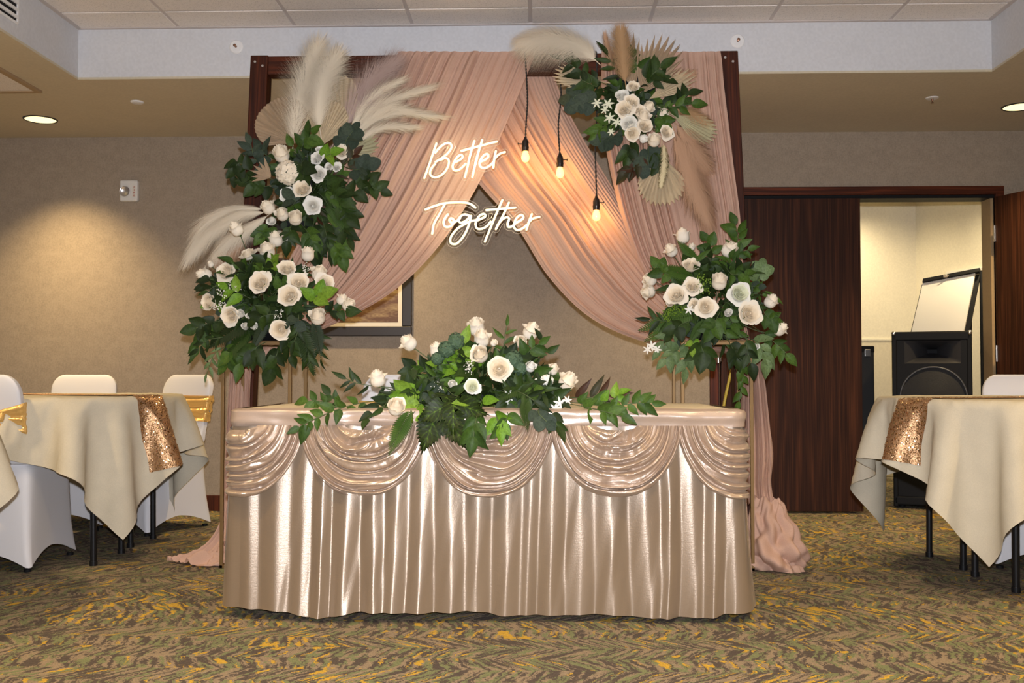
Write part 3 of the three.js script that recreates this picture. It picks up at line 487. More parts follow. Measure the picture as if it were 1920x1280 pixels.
function coverGeo() {
  // rings from the hem up to the seat, over the seat to the back, up the back and over its rounded top: [y, half width, half depth, centre z, squareness, arch of the hem]
  const rings = [[0.0, 0.232, 0.245, -0.005, 0.16, 1], [0.06, 0.224, 0.238, -0.005, 0.16, 0.82], [0.15, 0.215, 0.228, -0.004, 0.17, 0.5], [0.28, 0.208, 0.218, -0.002, 0.18, 0.2], [0.40, 0.205, 0.212, 0, 0.2, 0.04], [0.445, 0.203, 0.21, 0, 0.22, 0], [0.462, 0.197, 0.203, -0.001, 0.25, 0], [0.466, 0.186, 0.19, -0.008, 0.28, 0]];
  for (let i = 1; i <= 6; i++) { const k = i / 6; rings.push([0.466 + 0.004 * Math.sin(k * PI) + 0.03 * Math.pow(k, 6), lerp(0.186, 0.193, k), lerp(0.19, 0.03, k), lerp(-0.008, backZ(0.49), k), 0.28, 0]); }
  for (let i = 1; i <= 12; i++) { const k = i / 12, y = 0.496 + (CH - 0.09 - 0.496) * k; rings.push([y, lerp(0.193, 0.188, k), 0.026, backZ(y), 0.34, 0]); }
  for (let i = 1; i <= 9; i++) { const k = i / 9, y = CH - 0.09 + 0.09 * Math.sin(k * PI / 2), w = 0.188 - 0.075 * (1 - Math.cos(k * PI / 2)); rings.push([y, w, 0.026 * Math.pow(Math.cos(k * PI / 2 * 0.9), 0.5), backZ(y), 0.34, 0]); }
  rings.push([CH, 0.0, 0.0, backZ(CH), 0.4, 0]);
  const na = 96; return grid(na, rings.length - 1, (u, v) => {
    const [y, hw, hd, cz, e, arch] = rings[Math.round(v * (rings.length - 1))], a = -u * 2 * PI, [x, z] = outline(a, hw, hd, e);
    const side = Math.pow(1 - Math.pow(Math.abs(x) / Math.max(hw, 1e-6) * Math.abs(z) / Math.max(hd, 1e-6), 1.6), 0.8); // 1 mid-side, 0 at the feet
    const k = arch * side, lift = 0.085 * k * (v < 0.05 ? 1 : 0.85), pull = 1 - 0.10 * k; return V(x * (Math.abs(x) > hw * 0.98 ? pull : 1), y + lift * (1 - y), cz + z * (Math.abs(z) > hd * 0.98 ? pull : 1));
  }, (u, v) => [u * 1.8, v * 1.2], true);
}
const coverShape = coverGeo();
const sashShape = grid(120, 22, (u, v) => {
  const y = 0.598 + v * 0.148 + 0.010 * n1(u * 6, 81) * (1 - v), a = u * 2 * PI, [x, z] = outline(a, 0.199, 0.034, 0.34), pinch = Math.exp(-Math.pow((u - 0.75) / 0.1, 2)), w = 0.004 * Math.sin(v * 17 + 2.5 * n1(u * 5, 82)) + 0.003 * Math.sin(v * 31 + u * 9);
  const yy = lerp(y, 0.678, pinch * 0.72), zz = z + backZ(yy) + (z > 0 ? w : -w) - pinch * 0.012; return V(x + Math.sign(x) * Math.abs(w) * 0.5, yy, zz);
}, (u, v) => [u * 0.9, v * 0.13], true);
const bowLoop = (s) => grid(26, 18, (u, v) => { const a = u * 2 * PI, l = 0.5 - 0.5 * Math.cos(a), w = (v - 0.5) * (0.025 + 0.095 * Math.sin(u * PI)); return V(s * (0.012 + 0.115 * l), 0.676 + w - 0.035 * l + 0.006 * Math.sin(v * 15), backZ(0.676) - 0.05 - 0.028 * Math.sin(a) + 0.006 * Math.sin(v * 19 + u * 5)); });
const bowTail = (s) => grid(12, 26, (u, v) => V(s * (0.012 + 0.05 * v) + (u - 0.5) * (0.03 + 0.09 * v), 0.668 - 0.33 * v, backZ(0.64) - 0.052 + 0.02 * v + 0.008 * Math.sin(u * 14 + v * 3)));
const bowKnot = new THREE.SphereGeometry(0.026, 14, 10).scale(0.9, 1.1, 0.75).translate(0, 0.676, backZ(0.676) - 0.05);
const capShape = disc(0.016, 0.012, 0, 0.006, 0, 10);
function chairOf(label, x, z, face) {
  const t = thing('covered_chair', label, 'chair', V(x, 0, z), 'chairs in white covers'); t.rotation.y = face;
  mesh('chair_cover', coverShape, spandex, t); mesh('sash', sashShape, goldSatin, t);
  const b = new THREE.Group(); b.name = 'bow'; t.add(b); for (const s of [1, -1]) { mesh('loop', bowLoop(s), goldSatin, b); mesh('tail', bowTail(s), goldSatin, b); } mesh('knot', bowKnot, goldSatin, b);
  for (const sx of [-1, 1]) for (const sz of [-1, 1]) { const f = mesh('foot', capShape, MAT.black, t); f.position.set(sx * 0.2, 0, sz * 0.21); }
  return t;
}
const chair0 = chairOf('white covered chair seen from behind with a gold satin bow, nearest the camera', -2.47, -4.635, PI + 0.02);
const chair = (label, x, z, face) => { const r = chair0.clone(); r.name = numbered('covered_chair'); r.userData = { ...chair0.userData, label }; r.position.set(x, 0, z); r.rotation.set(0, face, 0); scene.add(r); };
chair('white covered chair of which only the rounded top shows above the ivory cloth', -2.74, -5.86, Math.atan2(0.18, 0.86));
chair('white covered chair with a flat gold sash standing nearest the arch', -2.21, -5.70, Math.atan2(-0.40, 0.80));
chair('white covered chair behind the head table, half hidden by the flowers', P(740, 740, 4.62).x, -4.42, -0.10);
chair('white covered chair cut by the photo edge beside the open door leaf', 2.30, -4.80, -0.25);

// ---------- gold flower stands ----------
function flowerStand(label, x, z) {
  const t = thing('flower_stand', label, 'flower stand', V(x, 0, z), 'gold flower stands'), w = 0.152, h = 1.0, r = 0.0075;
  for (const sx of [-1, 1]) for (const sz of [-1, 1]) mesh('post', bx(2 * r, h, 2 * r, sx * w, h / 2, sz * w, 0.0015), MAT.gold, t);
  for (const [n, y] of [['base_rail', r], ['top_rail', h + r]]) { for (const s of [-1, 1]) { mesh(n, bx(2 * w + 2 * r, 2 * r, 2 * r, 0, y, s * w, 0.0015), MAT.gold, t); mesh(n, bx(2 * r, 2 * r, 2 * w - 2 * r, s * w, y, 0, 0.0015), MAT.gold, t); } }
  mesh('top_plate', bx(2 * w + 2 * r, 0.006, 2 * w + 2 * r, 0, h + 2 * r + 0.003, 0, 0.002), MAT.gold, t);
}
const SL = [(P(416, 1000, 4.54).x + P(543, 800, 4.54).x) / 2 + 0.0, -4.69], SR = [(P(1281, 800, 4.54).x + P(1410, 1000, 4.54).x) / 2, -4.69];
flowerStand('slender gold stand under the rose arrangement next to the guest chairs', SL[0], SL[1]);
flowerStand('slender gold stand under the rose arrangement next to the closed door leaf', SR[0], SR[1]);

// ---------- framed picture ----------
{
  const x1 = P(772, 600, 6.42).x, y0 = P(772, 630, 6.42).y, x0 = x1 - 0.98, y1 = y0 + 0.74, f = 0.062, m = 0.026, cx = (x0 + x1) / 2, cy = (y0 + y1) / 2;
  const t = thing('framed_picture', 'dark framed brown landscape print partly covered by the drape on the wall', 'picture', V(cx, cy, ZW)), w = x1 - x0, h = y1 - y0;
  const dark = std({ color: rgb(0.022, 0.017, 0.015), roughness: 0.45 });
  for (const s of [-1, 1]) { mesh('frame_bar', bx(w, f, 0.034, 0, s * (h - f) / 2, 0.017, 0.006), dark, t); mesh('frame_bar', bx(f, h - 2 * f, 0.034, s * (w - f) / 2, 0, 0.017, 0.006), dark, t); }
  mesh('mat_board', bx(w - 2 * f + 0.004, h - 2 * f + 0.004, 0.004, 0, 0, 0.012, 0), std({ color: rgb(0.74, 0.68, 0.57), roughness: 0.9 }), t);
  const pw = w - 2 * f - 2 * m, ph = h - 2 * f - 2 * m, print = texture(512, 384, (u, v) => { // hills, a dark thicket, banded fields
    const n = vn(u * 60, v * 90, 60, 90, 91), b = vn(u * 6, v * 26, 6, 26, 92), hill = 0.55 + 0.14 * vn(u * 5, 0.5, 5, 1, 93), thicket = 0.34 + 0.10 * vn(u * 9, 0.5, 9, 1, 94);
    if (v > hill + 0.1) return mix3([205, 178, 130], [160, 120, 78], n * 0.6 + (1 - v) * 0.6);
    if (v > thicket) return mix3([58, 34, 24], [128, 84, 50], n * 0.8 * b + 0.15 * b);
    return mix3([96, 66, 44], [158, 136, 98], clamp(b * 1.3 - 0.2 + (n - 0.5) * 0.5, 0, 1)); }, true, 1);
  const g = new THREE.PlaneGeometry(pw, ph).translate(0, 0, 0.0148); mesh('print', g, std({ map: print, roughness: 0.5 }), t);
}

// ---------- fire strobe, sprinklers, vent, access panel, downlights ----------
{
  const c = P(243, 358, 6.42), t = thing('fire_strobe', 'white fire alarm strobe box on the bare brown wall', 'fire alarm', V(c.x, c.y, ZW));
  mesh('body', bx(0.118, 0.138, 0.042, 0, 0, 0.021, 0.012), MAT.plastic, t);
  mesh('reflector', lathe([[0.001, 0.002], [0.018, 0.004], [0.03, 0.012], [0.033, 0.016], [0.034, 0.013]], 24).rotateX(PI / 2).translate(-0.018, -0.008, 0.041), MAT.steel, t);
  mesh('lens', new THREE.SphereGeometry(0.028, 16, 12).scale(1, 1, 0.6).translate(-0.018, -0.008, 0.048), phys({ transmission: 1, thickness: 0, roughness: 0.05, color: 0xffffff }), t);
  const cv = document.createElement('canvas'); cv.width = 48; cv.height = 160; const q = cv.getContext('2d'); q.fillStyle = '#d8d2c6'; q.fillRect(0, 0, 48, 160); q.fillStyle = '#a03028'; q.font = 'bold 34px sans-serif'; q.textAlign = 'center'; 'FIRE'.split('').forEach((ch, i) => q.fillText(ch, 24, 36 + i * 38));
  const tx = new THREE.CanvasTexture(cv); tx.colorSpace = THREE.SRGBColorSpace; mesh('lettering', new THREE.PlaneGeometry(0.022, 0.074).translate(0.038, -0.006, 0.0424), std({ map: tx, roughness: 0.5 }), t);
}
const brass = std({ color: rgb(0.25, 0.13, 0.08), metalness: 0.7, roughness: 0.4 }), whiteTrim = std({ color: rgb(0.75, 0.74, 0.73), roughness: 0.45 });
function sprinkler(label, p, axis) {
  const t = thing('ceiling_sprinkler', label, 'sprinkler', p, 'ceiling sprinklers'); t.quaternion.setFromUnitVectors(V(0, 1, 0), axis);
  mesh('escutcheon', lathe([[0.0001, 0.006], [0.012, 0.006], [0.02, 0.004], [0.030, 0.007], [0.034, 0.003], [0.036, 0]], 28), whiteTrim, t);
  mesh('head', lathe([[0.006, 0.004], [0.006, 0.014], [0.003, 0.018], [0.003, 0.026], [0.008, 0.028], [0.008, 0.03], [0.0001, 0.031]], 14), brass, t);
}
sprinkler('sidewall sprinkler on the white fascia above the fluffy pampas plumes', P(443, 88, -ZS).setZ(ZS), V(0, 0, 1));
sprinkler('sidewall sprinkler on the white fascia above the arch post nearest the doors', P(1383, 77, -ZS).setZ(ZS), V(0, 0, 1));
sprinkler('sprinkler hanging from the tan soffit above the doors', P(1748, 183, 5.65).setY(YS), V(0, -1, 0));
{ const t = thing('sprinkler_cover', 'flat white concealed sprinkler cover under the tan soffit above the fire alarm', 'sprinkler', P(257, 194, 5.6).setY(YS)); mesh('cover_plate', lathe([[0.0001, -0.012], [0.026, -0.011], [0.032, -0.007], [0.036, -0.006], [0.037, 0]], 28), whiteTrim, t); }
{ // slotted air vent in the side fascia
  const x = XL, t = thing('air_vent', 'white slotted air vent in the side fascia at the upper photo corner', 'air vent', V(x, P(10, 12, 4.5).y, -4.1));
  mesh('vent_frame', merge([bx(0.008, 0.012, 0.9, 0.004, 0.062, 0, 0.002), bx(0.008, 0.012, 0.9, 0.004, -0.062, 0, 0.002), bx(0.008, 0.124, 0.012, 0.004, 0, 0.45, 0.002), bx(0.008, 0.124, 0.012, 0.004, 0, -0.45, 0.002)]), whiteTrim, t);
  mesh('vent_throat', bx(0.002, 0.12, 0.89, 0.001, 0, 0, 0), MAT.black, t);
  for (let k = 0; k < 3; k++) mesh('slat', bx(0.009, 0.016, 0.89, 0.0045, -0.034 + k * 0.034, 0, 0.002), whiteTrim, t);
}
{ // lay-in access panel under the side soffit
  const c = P(80, 158, 5.37), w = 0.6, t = thing('access_panel', 'white lay-in panel with brown trim under the tan side soffit', 'ceiling panel', V(c.x - w / 2, YS, c.z + w / 2)), trim = std({ color: rgb(0.36, 0.25, 0.14), roughness: 0.7 });
  mesh('panel', bx(w - 0.06, 0.006, w - 0.06, 0, -0.004, 0, 0.001), MAT.tile, t);
  for (const s of [-1, 1]) { mesh('trim_bar', bx(w, 0.014, 0.03, 0, -0.007, s * (w / 2 - 0.015), 0.002), trim, t); mesh('trim_bar', bx(0.03, 0.014, w - 0.06, s * (w / 2 - 0.015), -0.007, 0, 0.002), trim, t); }
}
const canGlow = std({ color: rgb(1, 0.9, 0.6), emissive: rgb(1, 0.82, 0.42), emissiveIntensity: 1.5 }), canRim = std({ color: rgb(0.03, 0.028, 0.025), roughness: 0.4 });
function downlight(label, x, z, y, color, power, angle = 0.95) {
  const t = thing('downlight', label, 'downlight', V(x, y, z), 'recessed downlights');
  mesh('trim_ring', lathe([[0.088, -0.001], [0.089, -0.006], [0.096, -0.006], [0.098, 0]], 40), canRim, t);
  mesh('lamp_face', new THREE.CircleGeometry(0.089, 36).rotateX(PI / 2).translate(0, -0.0025, 0), canGlow, t);
  const l = new THREE.SpotLight(rgb(...color), power, 0, angle, 0.75); l.name = 'downlight_beam'; l.position.set(0, -0.012, 0); l.target.position.set(0, -1, 0); l.shadow.radius = 2; l.castShadow = true; t.add(l, l.target);
}
downlight('glowing round downlight in the tan soffit above the bare brown wall', P(76, 213, 5.97).x, -5.97, YS, CAN_COLOR, CAN * 1.0, 0.92);
downlight('glowing round downlight cut by the photo edge above the open door leaf', P(1912, 203, 5.85).x, -5.85, YS, CAN_COLOR, CAN * 0.9, 0.92);
for (const [px, l] of [[693, 'downlight glimpsed through the mauve pampas behind the arch'], [1310, 'downlight hidden behind the drape by the arch post near the doors']]) downlight(l, P(px, 205, 5.9).x, -5.9, YS, CAN_COLOR, CAN * 0.8, 0.9);
for (const [x, z] of [[-3.0, -3.6], [2.85, -3.4], [-3.0, -1.2], [2.85, -1.0]]) downlight('recessed downlight in the side soffit outside the photo', x, z, YS, CAN_COLOR, CAN * 1.0, 1.1);
for (const [x, z] of [[-1.15, -2.55], [1.15, -2.55], [-1.15, -0.7], [1.15, -0.7]]) downlight('recessed downlight in the raised ceiling outside the photo', x, z, YC - 0.002, CAN_COLOR, CAN * 0.75, 1.05);
downlight('downlight in the store room ceiling', P(1600, 500, 8.1).x, -8.15, P(1718, 376, 8.6).y, STORE_COLOR, STORE, 1.42);
downlight('downlight in the store room ceiling near the door', P(1900, 500, 7.4).x - 0.1, -7.3, P(1718, 376, 8.6).y, STORE_COLOR, STORE * 1.2, 1.42);

// pendant bowls over the rest of the room: they throw their light at the ceiling
const bowl = std({ color: rgb(0.85, 0.75, 0.6), roughness: 0.6, emissive: rgb(...UPLIGHT_COLOR), emissiveIntensity: 0.5 });
for (const [x, z] of [[-1.2, -1.7], [1.2, -1.7], [-1.2, 1.2], [1.2, 1.2]]) {
  const t = thing('pendant_bowl', 'pendant bowl lamp hanging over the room outside the photo', 'pendant light', V(x, 2.12, z), 'pendant bowls');
  mesh('bowl', lathe([[0.0001, -0.1], [0.1, -0.085], [0.17, -0.04], [0.2, 0.02], [0.205, 0.02], [0.175, -0.045], [0.1, -0.092], [0.0001, -0.107]], 32), bowl, t); mesh('stem', rod(V(0, -0.1, 0), V(0, YC - 2.12, 0), 0.006), MAT.gold, t);
  const l = new THREE.SpotLight(rgb(...UPLIGHT_COLOR), UPLIGHT, 0, 1.35, 0.5); l.name = 'bowl_light'; l.position.set(0, 0.03, 0); l.target.position.set(0, 1, 0); l.shadow.radius = 6; l.castShadow = true; t.add(l, l.target);
}
{ // the flash that fired with the picture
  const t = thing('camera_flash', 'pop-up flash of the camera above its lens', 'camera flash', V(0, 0.975, 0.05));
  mesh('flash_housing', merge([bx(0.06, 0.034, 0.03, 0, 0, 0.02, 0.006)]), MAT.black, t);
  mesh('flash_lens', bx(0.05, 0.024, 0.003, 0, 0, 0.0035, 0.001), std({ color: rgb(1, 1, 1), emissive: rgb(1, 1, 1), emissiveIntensity: 2 }), t);
  const l = new THREE.SpotLight(rgb(...FLASH_COLOR), FLASH, 0, 0.95, 0.85); l.name = 'flash_light'; l.position.set(0, 0, -0.012); l.target.position.set(-0.03, 0.12, -1); l.shadow.radius = 1; l.castShadow = true; l.shadow.mapSize.set(2048, 2048); t.add(l, l.target);
}

// ---------- store room: speaker, case, easel ----------
{
  const D = 6.62, xa = P(1672, 700, D).x, xb = P(1822, 700, D).x, yt = P(1740, 621, D).y, w = (xb - xa) * 0.94, cx = (xa + xb) / 2, d = 0.42, t = thing('speaker', 'tall black loudspeaker with horn and round woofer in the doorway', 'speaker', V(cx, 0, -D - d / 2));
  const k = (px, py) => { const p = P(px, py, D); return [p.x - cx, p.y]; }, zf = d / 2, carpetBlack = MAT.black, [hx0, hy0] = k(1699, 681), [hx1, hy1] = k(1797, 633), [wx, wy] = k(1750, 746), wr = 0.2;
  mesh('cabinet', merge([bx(w, 0.06, d, 0, yt - 0.03, 0, 0.012), bx(w, 0.06, d, 0, 0.05, 0, 0.012), bx(0.03, yt - 0.02, d, -w / 2 + 0.015, yt / 2, 0, 0.008), bx(0.03, yt - 0.02, d, w / 2 - 0.015, yt / 2, 0, 0.008), bx(w - 0.04, yt - 0.06, 0.03, 0, yt / 2, -d / 2 + 0.03, 0.004)]), carpetBlack, t);
  const fr = new THREE.Shape(); fr.moveTo(-w / 2 + 0.03, 0.08); fr.lineTo(w / 2 - 0.03, 0.08); fr.lineTo(w / 2 - 0.03, yt - 0.06); fr.lineTo(-w / 2 + 0.03, yt - 0.06); fr.closePath();
  const h1 = new THREE.Path(); h1.moveTo(hx0, hy0); h1.lineTo(hx0, hy1); h1.lineTo(hx1, hy1); h1.lineTo(hx1, hy0); h1.closePath(); const h2 = new THREE.Path(); h2.absarc(wx, wy, wr, 0, 2 * PI, true); fr.holes.push(h1, h2);
  mesh('baffle', new THREE.ExtrudeGeometry(fr, { depth: 0.018, bevelEnabled: false, curveSegments: 40 }).translate(0, 0, zf - 0.022), MAT.black, t);
  const hc = [(hx0 + hx1) / 2, (hy0 + hy1) / 2], horn = (u, v) => { const a = [[hx0, hy0], [hx1, hy0], [hx1, hy1], [hx0, hy1], [hx0, hy0]], i = Math.min(3, Math.floor(u * 4)), f = u * 4 - i, x = lerp(a[i][0], a[i + 1][0], f), y = lerp(a[i][1], a[i + 1][1], f), s = 1 - 0.82 * Math.pow(v, 0.6); return V(hc[0] + (x - hc[0]) * s, hc[1] + (y - hc[1]) * s, zf - 0.006 - 0.16 * v); };
  mesh('horn', grid(32, 10, horn), std({ color: rgb(0.03, 0.03, 0.033), roughness: 0.35 }), t);
  mesh('woofer_ring', new THREE.TorusGeometry(wr, 0.006, 8, 48).translate(wx, wy, zf - 0.002), std({ color: rgb(0.06, 0.06, 0.065), roughness: 0.4 }), t);
  mesh('woofer_grille', new THREE.SphereGeometry(wr, 40, 10, 0, 2 * PI, 0, 0.5).rotateX(PI / 2).scale(2.08, 2.08, 0.7).translate(wx, wy, zf - 0.01 - wr * 0.62), std({ color: rgb(0.02, 0.02, 0.021), roughness: 0.7, bumpMap: pileBump, bumpScale: 0.002 }), t);
  for (const s of [-1, 1]) { mesh('corner_guard', new THREE.SphereGeometry(0.016, 12, 8).translate(s * (w / 2 - 0.012), yt - 0.012, zf - 0.012), MAT.steel, t); }
  for (const sx of [-1, 1]) mesh('foot', disc(0.02, 0.022, sx * (w / 2 - 0.05), 0.011, 0.1, 12), MAT.black, t);
  const th = Math.atan2(-cx, D); t.rotation.y = th; t.position.set(cx - Math.sin(th) * d / 2, 0, -D - Math.cos(th) * d / 2); // it faces the room's middle
}
{
  const D = 7.15, x1 = P(1640, 700, D).x, yt = P(1630, 648, D).y, w = 0.5, d = 0.45, t = thing('equipment_case', 'upright black equipment case half hidden behind the closed door leaf', 'case', V(x1 - w / 2, 0, -D - d / 2));
  mesh('case_body', bx(w, yt - 0.04, d, 0, yt / 2, 0, 0.012), std({ color: rgb(0.012, 0.012, 0.013), roughness: 0.6 }), t); mesh('case_lid', bx(w + 0.004, 0.05, d + 0.004, 0, yt - 0.025, 0, 0.01), MAT.black, t);
  for (const y of [0.3, yt - 0.05]) mesh('latch', bx(0.04, 0.05, 0.012, w / 2 - 0.05, y, d / 2 + 0.006, 0.003), MAT.steel, t); for (const s of [-1, 1]) mesh('caster', disc(0.03, 0.02, 0, 0, 0, 16).rotateZ(PI / 2).translate(s * (w / 2 - 0.07), 0.03, d / 2 - 0.06), MAT.black, t);
}
{
  const q = [[1731, 531, 7.62], [1829, 513, 7.45], [1804, 640, 7.27], [1704, 646, 7.42]].map((a) => P(...a)), base = V((q[2].x + q[3].x) / 2, 0, (q[2].z + q[3].z) / 2), [a, b, c, e] = q.map((p) => p.clone().sub(base)), t = thing('flip_chart', 'white flip chart pad on a black easel leaning in the store room', 'flip chart', base);
  const n = b.clone().sub(a).cross(e.clone().sub(a)).normalize(); if (n.z < 0) n.negate(); const down = (p, r, k) => p.clone().addScaledVector(r.clone().sub(p), k), slab = (p0, p1, p2, p3, off, th) => grid(2, 2, (u, v) => p0.clone().lerp(p1, u).lerp(p3.clone().lerp(p2, u), v).addScaledVector(n, off)) && (() => { const g = []; const f = (o) => grid(1, 1, (u, v) => p0.clone().lerp(p1, u).lerp(p3.clone().lerp(p2, u), v).addScaledVector(n, o)); g.push(f(off), f(off - th)); for (const [x, y] of [[p0, p1], [p1, p2], [p2, p3], [p3, p0]]) g.push(grid(1, 1, (u, v) => x.clone().lerp(y, u).addScaledVector(n, off - v * th))); return merge(g); })();
  const ext = (p, r, k) => p.clone().addScaledVector(r.clone().sub(p).normalize(), k), eb = ext(e, a, -0.25), cb = ext(c, b, -0.25);
  mesh('paper_pad', slab(a, b, cb, eb, 0.01, 0.018), std({ color: rgb(0.86, 0.82, 0.74), roughness: 0.85 }), t);
  mesh('backboard', slab(ext(a, b, -0.012), ext(b, a, -0.03), ext(cb, eb, -0.03), ext(eb, cb, -0.012), -0.012, 0.02), MAT.black, t);
  const ta = ext(a, e, -0.025), tb = ext(ext(b, c, -0.025), a, -0.03); mesh('clamp_bar', slab(ta, tb, ext(tb, c, 0.03), ext(ta, e, 0.03), 0.026, 0.03), MAT.black, t);
  const mid = a.clone().lerp(b, 0.46).addScaledVector(n, 0.03); mesh('clamp_badge', bx(0.04, 0.018, 0.004, mid.x, mid.y + 0.004, mid.z, 0.001), MAT.steel, t);
  for (const [p, k] of [[ext(eb, cb, -0.01), 0], [ext(cb, eb, -0.045), 1]]) { const foot = V(p.x - 0.02 + k * 0.1, 0.01, p.z + 0.12); mesh('leg', rod(k ? tb.clone().addScaledVector(n, -0.02) : p, foot, 0.012), MAT.black, t); }
  mesh('leg', rod(a.clone().lerp(b, 0.9).addScaledVector(n, -0.04), V(b.x + 0.02, 0.01, b.z - 0.25), 0.012), MAT.black, t);
  mesh('pen_tray', rod(ext(eb, cb, -0.01), ext(cb, eb, -0.04), 0.014), MAT.black, t);
}
{ const p = (x, y) => P(x, y, 5.25), t = thing('yellow_cable', 'short yellow cable bent upright behind the gold stand next to the doors', 'cable', p(1345, 985).setY(0)), l = (v) => v.sub(t.position);
  mesh('cable', tube([l(p(1372, 692)), l(p(1366, 718)), l(p(1357, 762)), l(p(1348, 850)), l(p(1345, 960)), V(0, 0.02, 0), V(0.1, 0.008, 0.06), V(0.35, 0.007, 0.1)], 0.0075, 80, 8), std({ color: rgb(0.62, 0.44, 0.05), roughness: 0.5 }), t); }

// ---------- flowers: shapes shared by all arrangements ----------
function leafGeo({ w, belly = 0.8, tip = 1, fold = 0.25, curl = 0.25, teeth = 0, wave = 0 }) {
  const nv = teeth ? teeth * 2 : 9, nu = teeth ? 6 : 4;
  return grid(nu, nv, (u, v) => { const s = (u - 0.5) * 2; let h = w / 2 * Math.pow(Math.max(0, Math.sin(PI * Math.pow(v, belly))), tip); if (teeth) h *= (Math.round(v * nv) % 2 ? 0.82 : 1.05); const x = s * h; return V(x, v - (teeth ? Math.abs(s) * 0.1 * (Math.round(v * nv) % 2 ? 0 : -1) : 0), Math.abs(x) * fold - curl * v * v + wave * Math.sin(v * 9) * Math.abs(s) * 0.05); });
}
const LEAF = {
  oval: [0, 1, 2].map((i) => leafGeo({ w: 0.50 + 0.05 * i, belly: 0.72, curl: 0.15 + 0.14 * i, fold: 0.2 + 0.12 * i })),
  round: [0, 1].map((i) => leafGeo({ w: 0.88, belly: 0.9, tip: 0.62, curl: 0.1 + 0.15 * i, fold: 0.1 })),
  lance: [0, 1, 2].map((i) => leafGeo({ w: 0.30, belly: 0.75, curl: 0.2 + 0.15 * i, fold: 0.3 })),
  big: [0, 1].map((i) => leafGeo({ w: 0.66, belly: 0.62, teeth: 13, curl: 0.2 + 0.2 * i, fold: 0.22, wave: 1 })),
  ivy: [0, 1].map((i) => leafGeo({ w: 0.72, belly: 0.66, tip: 0.8, curl: 0.12 + 0.2 * i, fold: 0.3, wave: 0.6 })),
};
const fernGeo = (() => { // a frond: 2 x 24 narrow leaflets along a bent rib
  const g = [], rib = (t) => V(0, t, -0.28 * t * t), leaflet = leafGeo({ w: 0.30, belly: 0.6, curl: 0.15, fold: 0.2 });
  for (let i = 1; i < 25; i++) for (const s of [-1, 1]) { const t = i / 25, l = 0.21 * Math.pow(Math.sin(PI * Math.pow(t, 0.62)), 0.9) + 0.02; g.push(leaflet.clone().scale(l, l, l).rotateZ(-s * (1.25 - 0.45 * t)).translate(rib(t).x, rib(t).y, rib(t).z)); }
  g.push(tube([rib(0), rib(0.35), rib(0.7), rib(1)], 0.006, 12, 4)); return merge(g.map((x) => x));
})();
const green = (r, g, b, rough = 0.55, map = leafMap) => phys({ color: rgb(r, g, b), map, roughness: rough, specularIntensity: 0.45 });
const GREEN = {
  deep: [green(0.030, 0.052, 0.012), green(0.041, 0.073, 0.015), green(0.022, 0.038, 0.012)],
  mid: [green(0.068, 0.124, 0.019), green(0.089, 0.153, 0.025), green(0.050, 0.095, 0.018)],
  bright: [green(0.172, 0.315, 0.027), green(0.226, 0.348, 0.037)],
  pale: [green(0.154, 0.215, 0.096), green(0.189, 0.256, 0.118)],
  blue: [green(0.063, 0.082, 0.059, 0.65), green(0.046, 0.065, 0.049, 0.65)],
  wine: [green(0.077, 0.030, 0.016), green(0.050, 0.041, 0.018)],
  begonia: [green(0.181, 0.224, 0.067, 0.5, darkLeafMap), green(0.144, 0.183, 0.059, 0.5, darkLeafMap)],
};
const stemMat = std({ color: rgb(0.07, 0.10, 0.035), roughness: 0.7 }), twigMat = std({ color: rgb(0.13, 0.075, 0.04), roughness: 0.8 });
const silk = (r, g, b) => phys({ color: rgb(r, g, b), roughness: 0.9, transmission: 0.22, thickness: 0, specularIntensity: 0.3 });
const petalWhite = silk(0.93, 0.85, 0.71), heartWarm = silk(0.94, 0.84, 0.67), petalCool = silk(0.89, 0.87, 0.80), heartGreen = silk(0.82, 0.83, 0.64);
// one petal of a cupped flower: a quarter-round base, a wall that opens by `open`, a lip that rolls out
function petalGeo(r1, h0, h1, half, open, lip, seed, turn = 0) {
  return grid(10, 10, (u, v) => {
    const w = (u - 0.5) * 2, vv = v * (1 - 0.16 * Math.pow(Math.abs(w), 2.5) + 0.05 * Math.cos(w * 8 + seed)), a = turn + w * half * (0.55 + 0.45 * Math.sin(PI * Math.min(1, vv * 0.62 + 0.08)));
    const q = Math.min(1, vv / 0.5), k = smooth(vv, 0.72, 1.0), b = Math.max(0, vv - 0.5) / 0.5;
    const r = r1 * (0.12 + 0.88 * Math.sqrt(Math.max(0, 1 - (1 - q) * (1 - q)))) * (1 + open * b) + lip * k * (1 + 0.4 * Math.cos(w * 2.4 + seed)) + 0.018 * Math.sin(w * 6 + seed * 3) * vv, y = h0 + (h1 - h0) * Math.pow(vv, 1.05) - lip * 0.55 * k * k;
    return V(Math.cos(a) * r, y, Math.sin(a) * r);
  });
}
const ring = (n, r1, h0, h1, half, open, lip, seed, off = 0) => Array.from({ length: n }, (_, i) => petalGeo(r1, h0, h1, half, open, lip, seed + i * 1.7, off + i * 2 * PI / n));
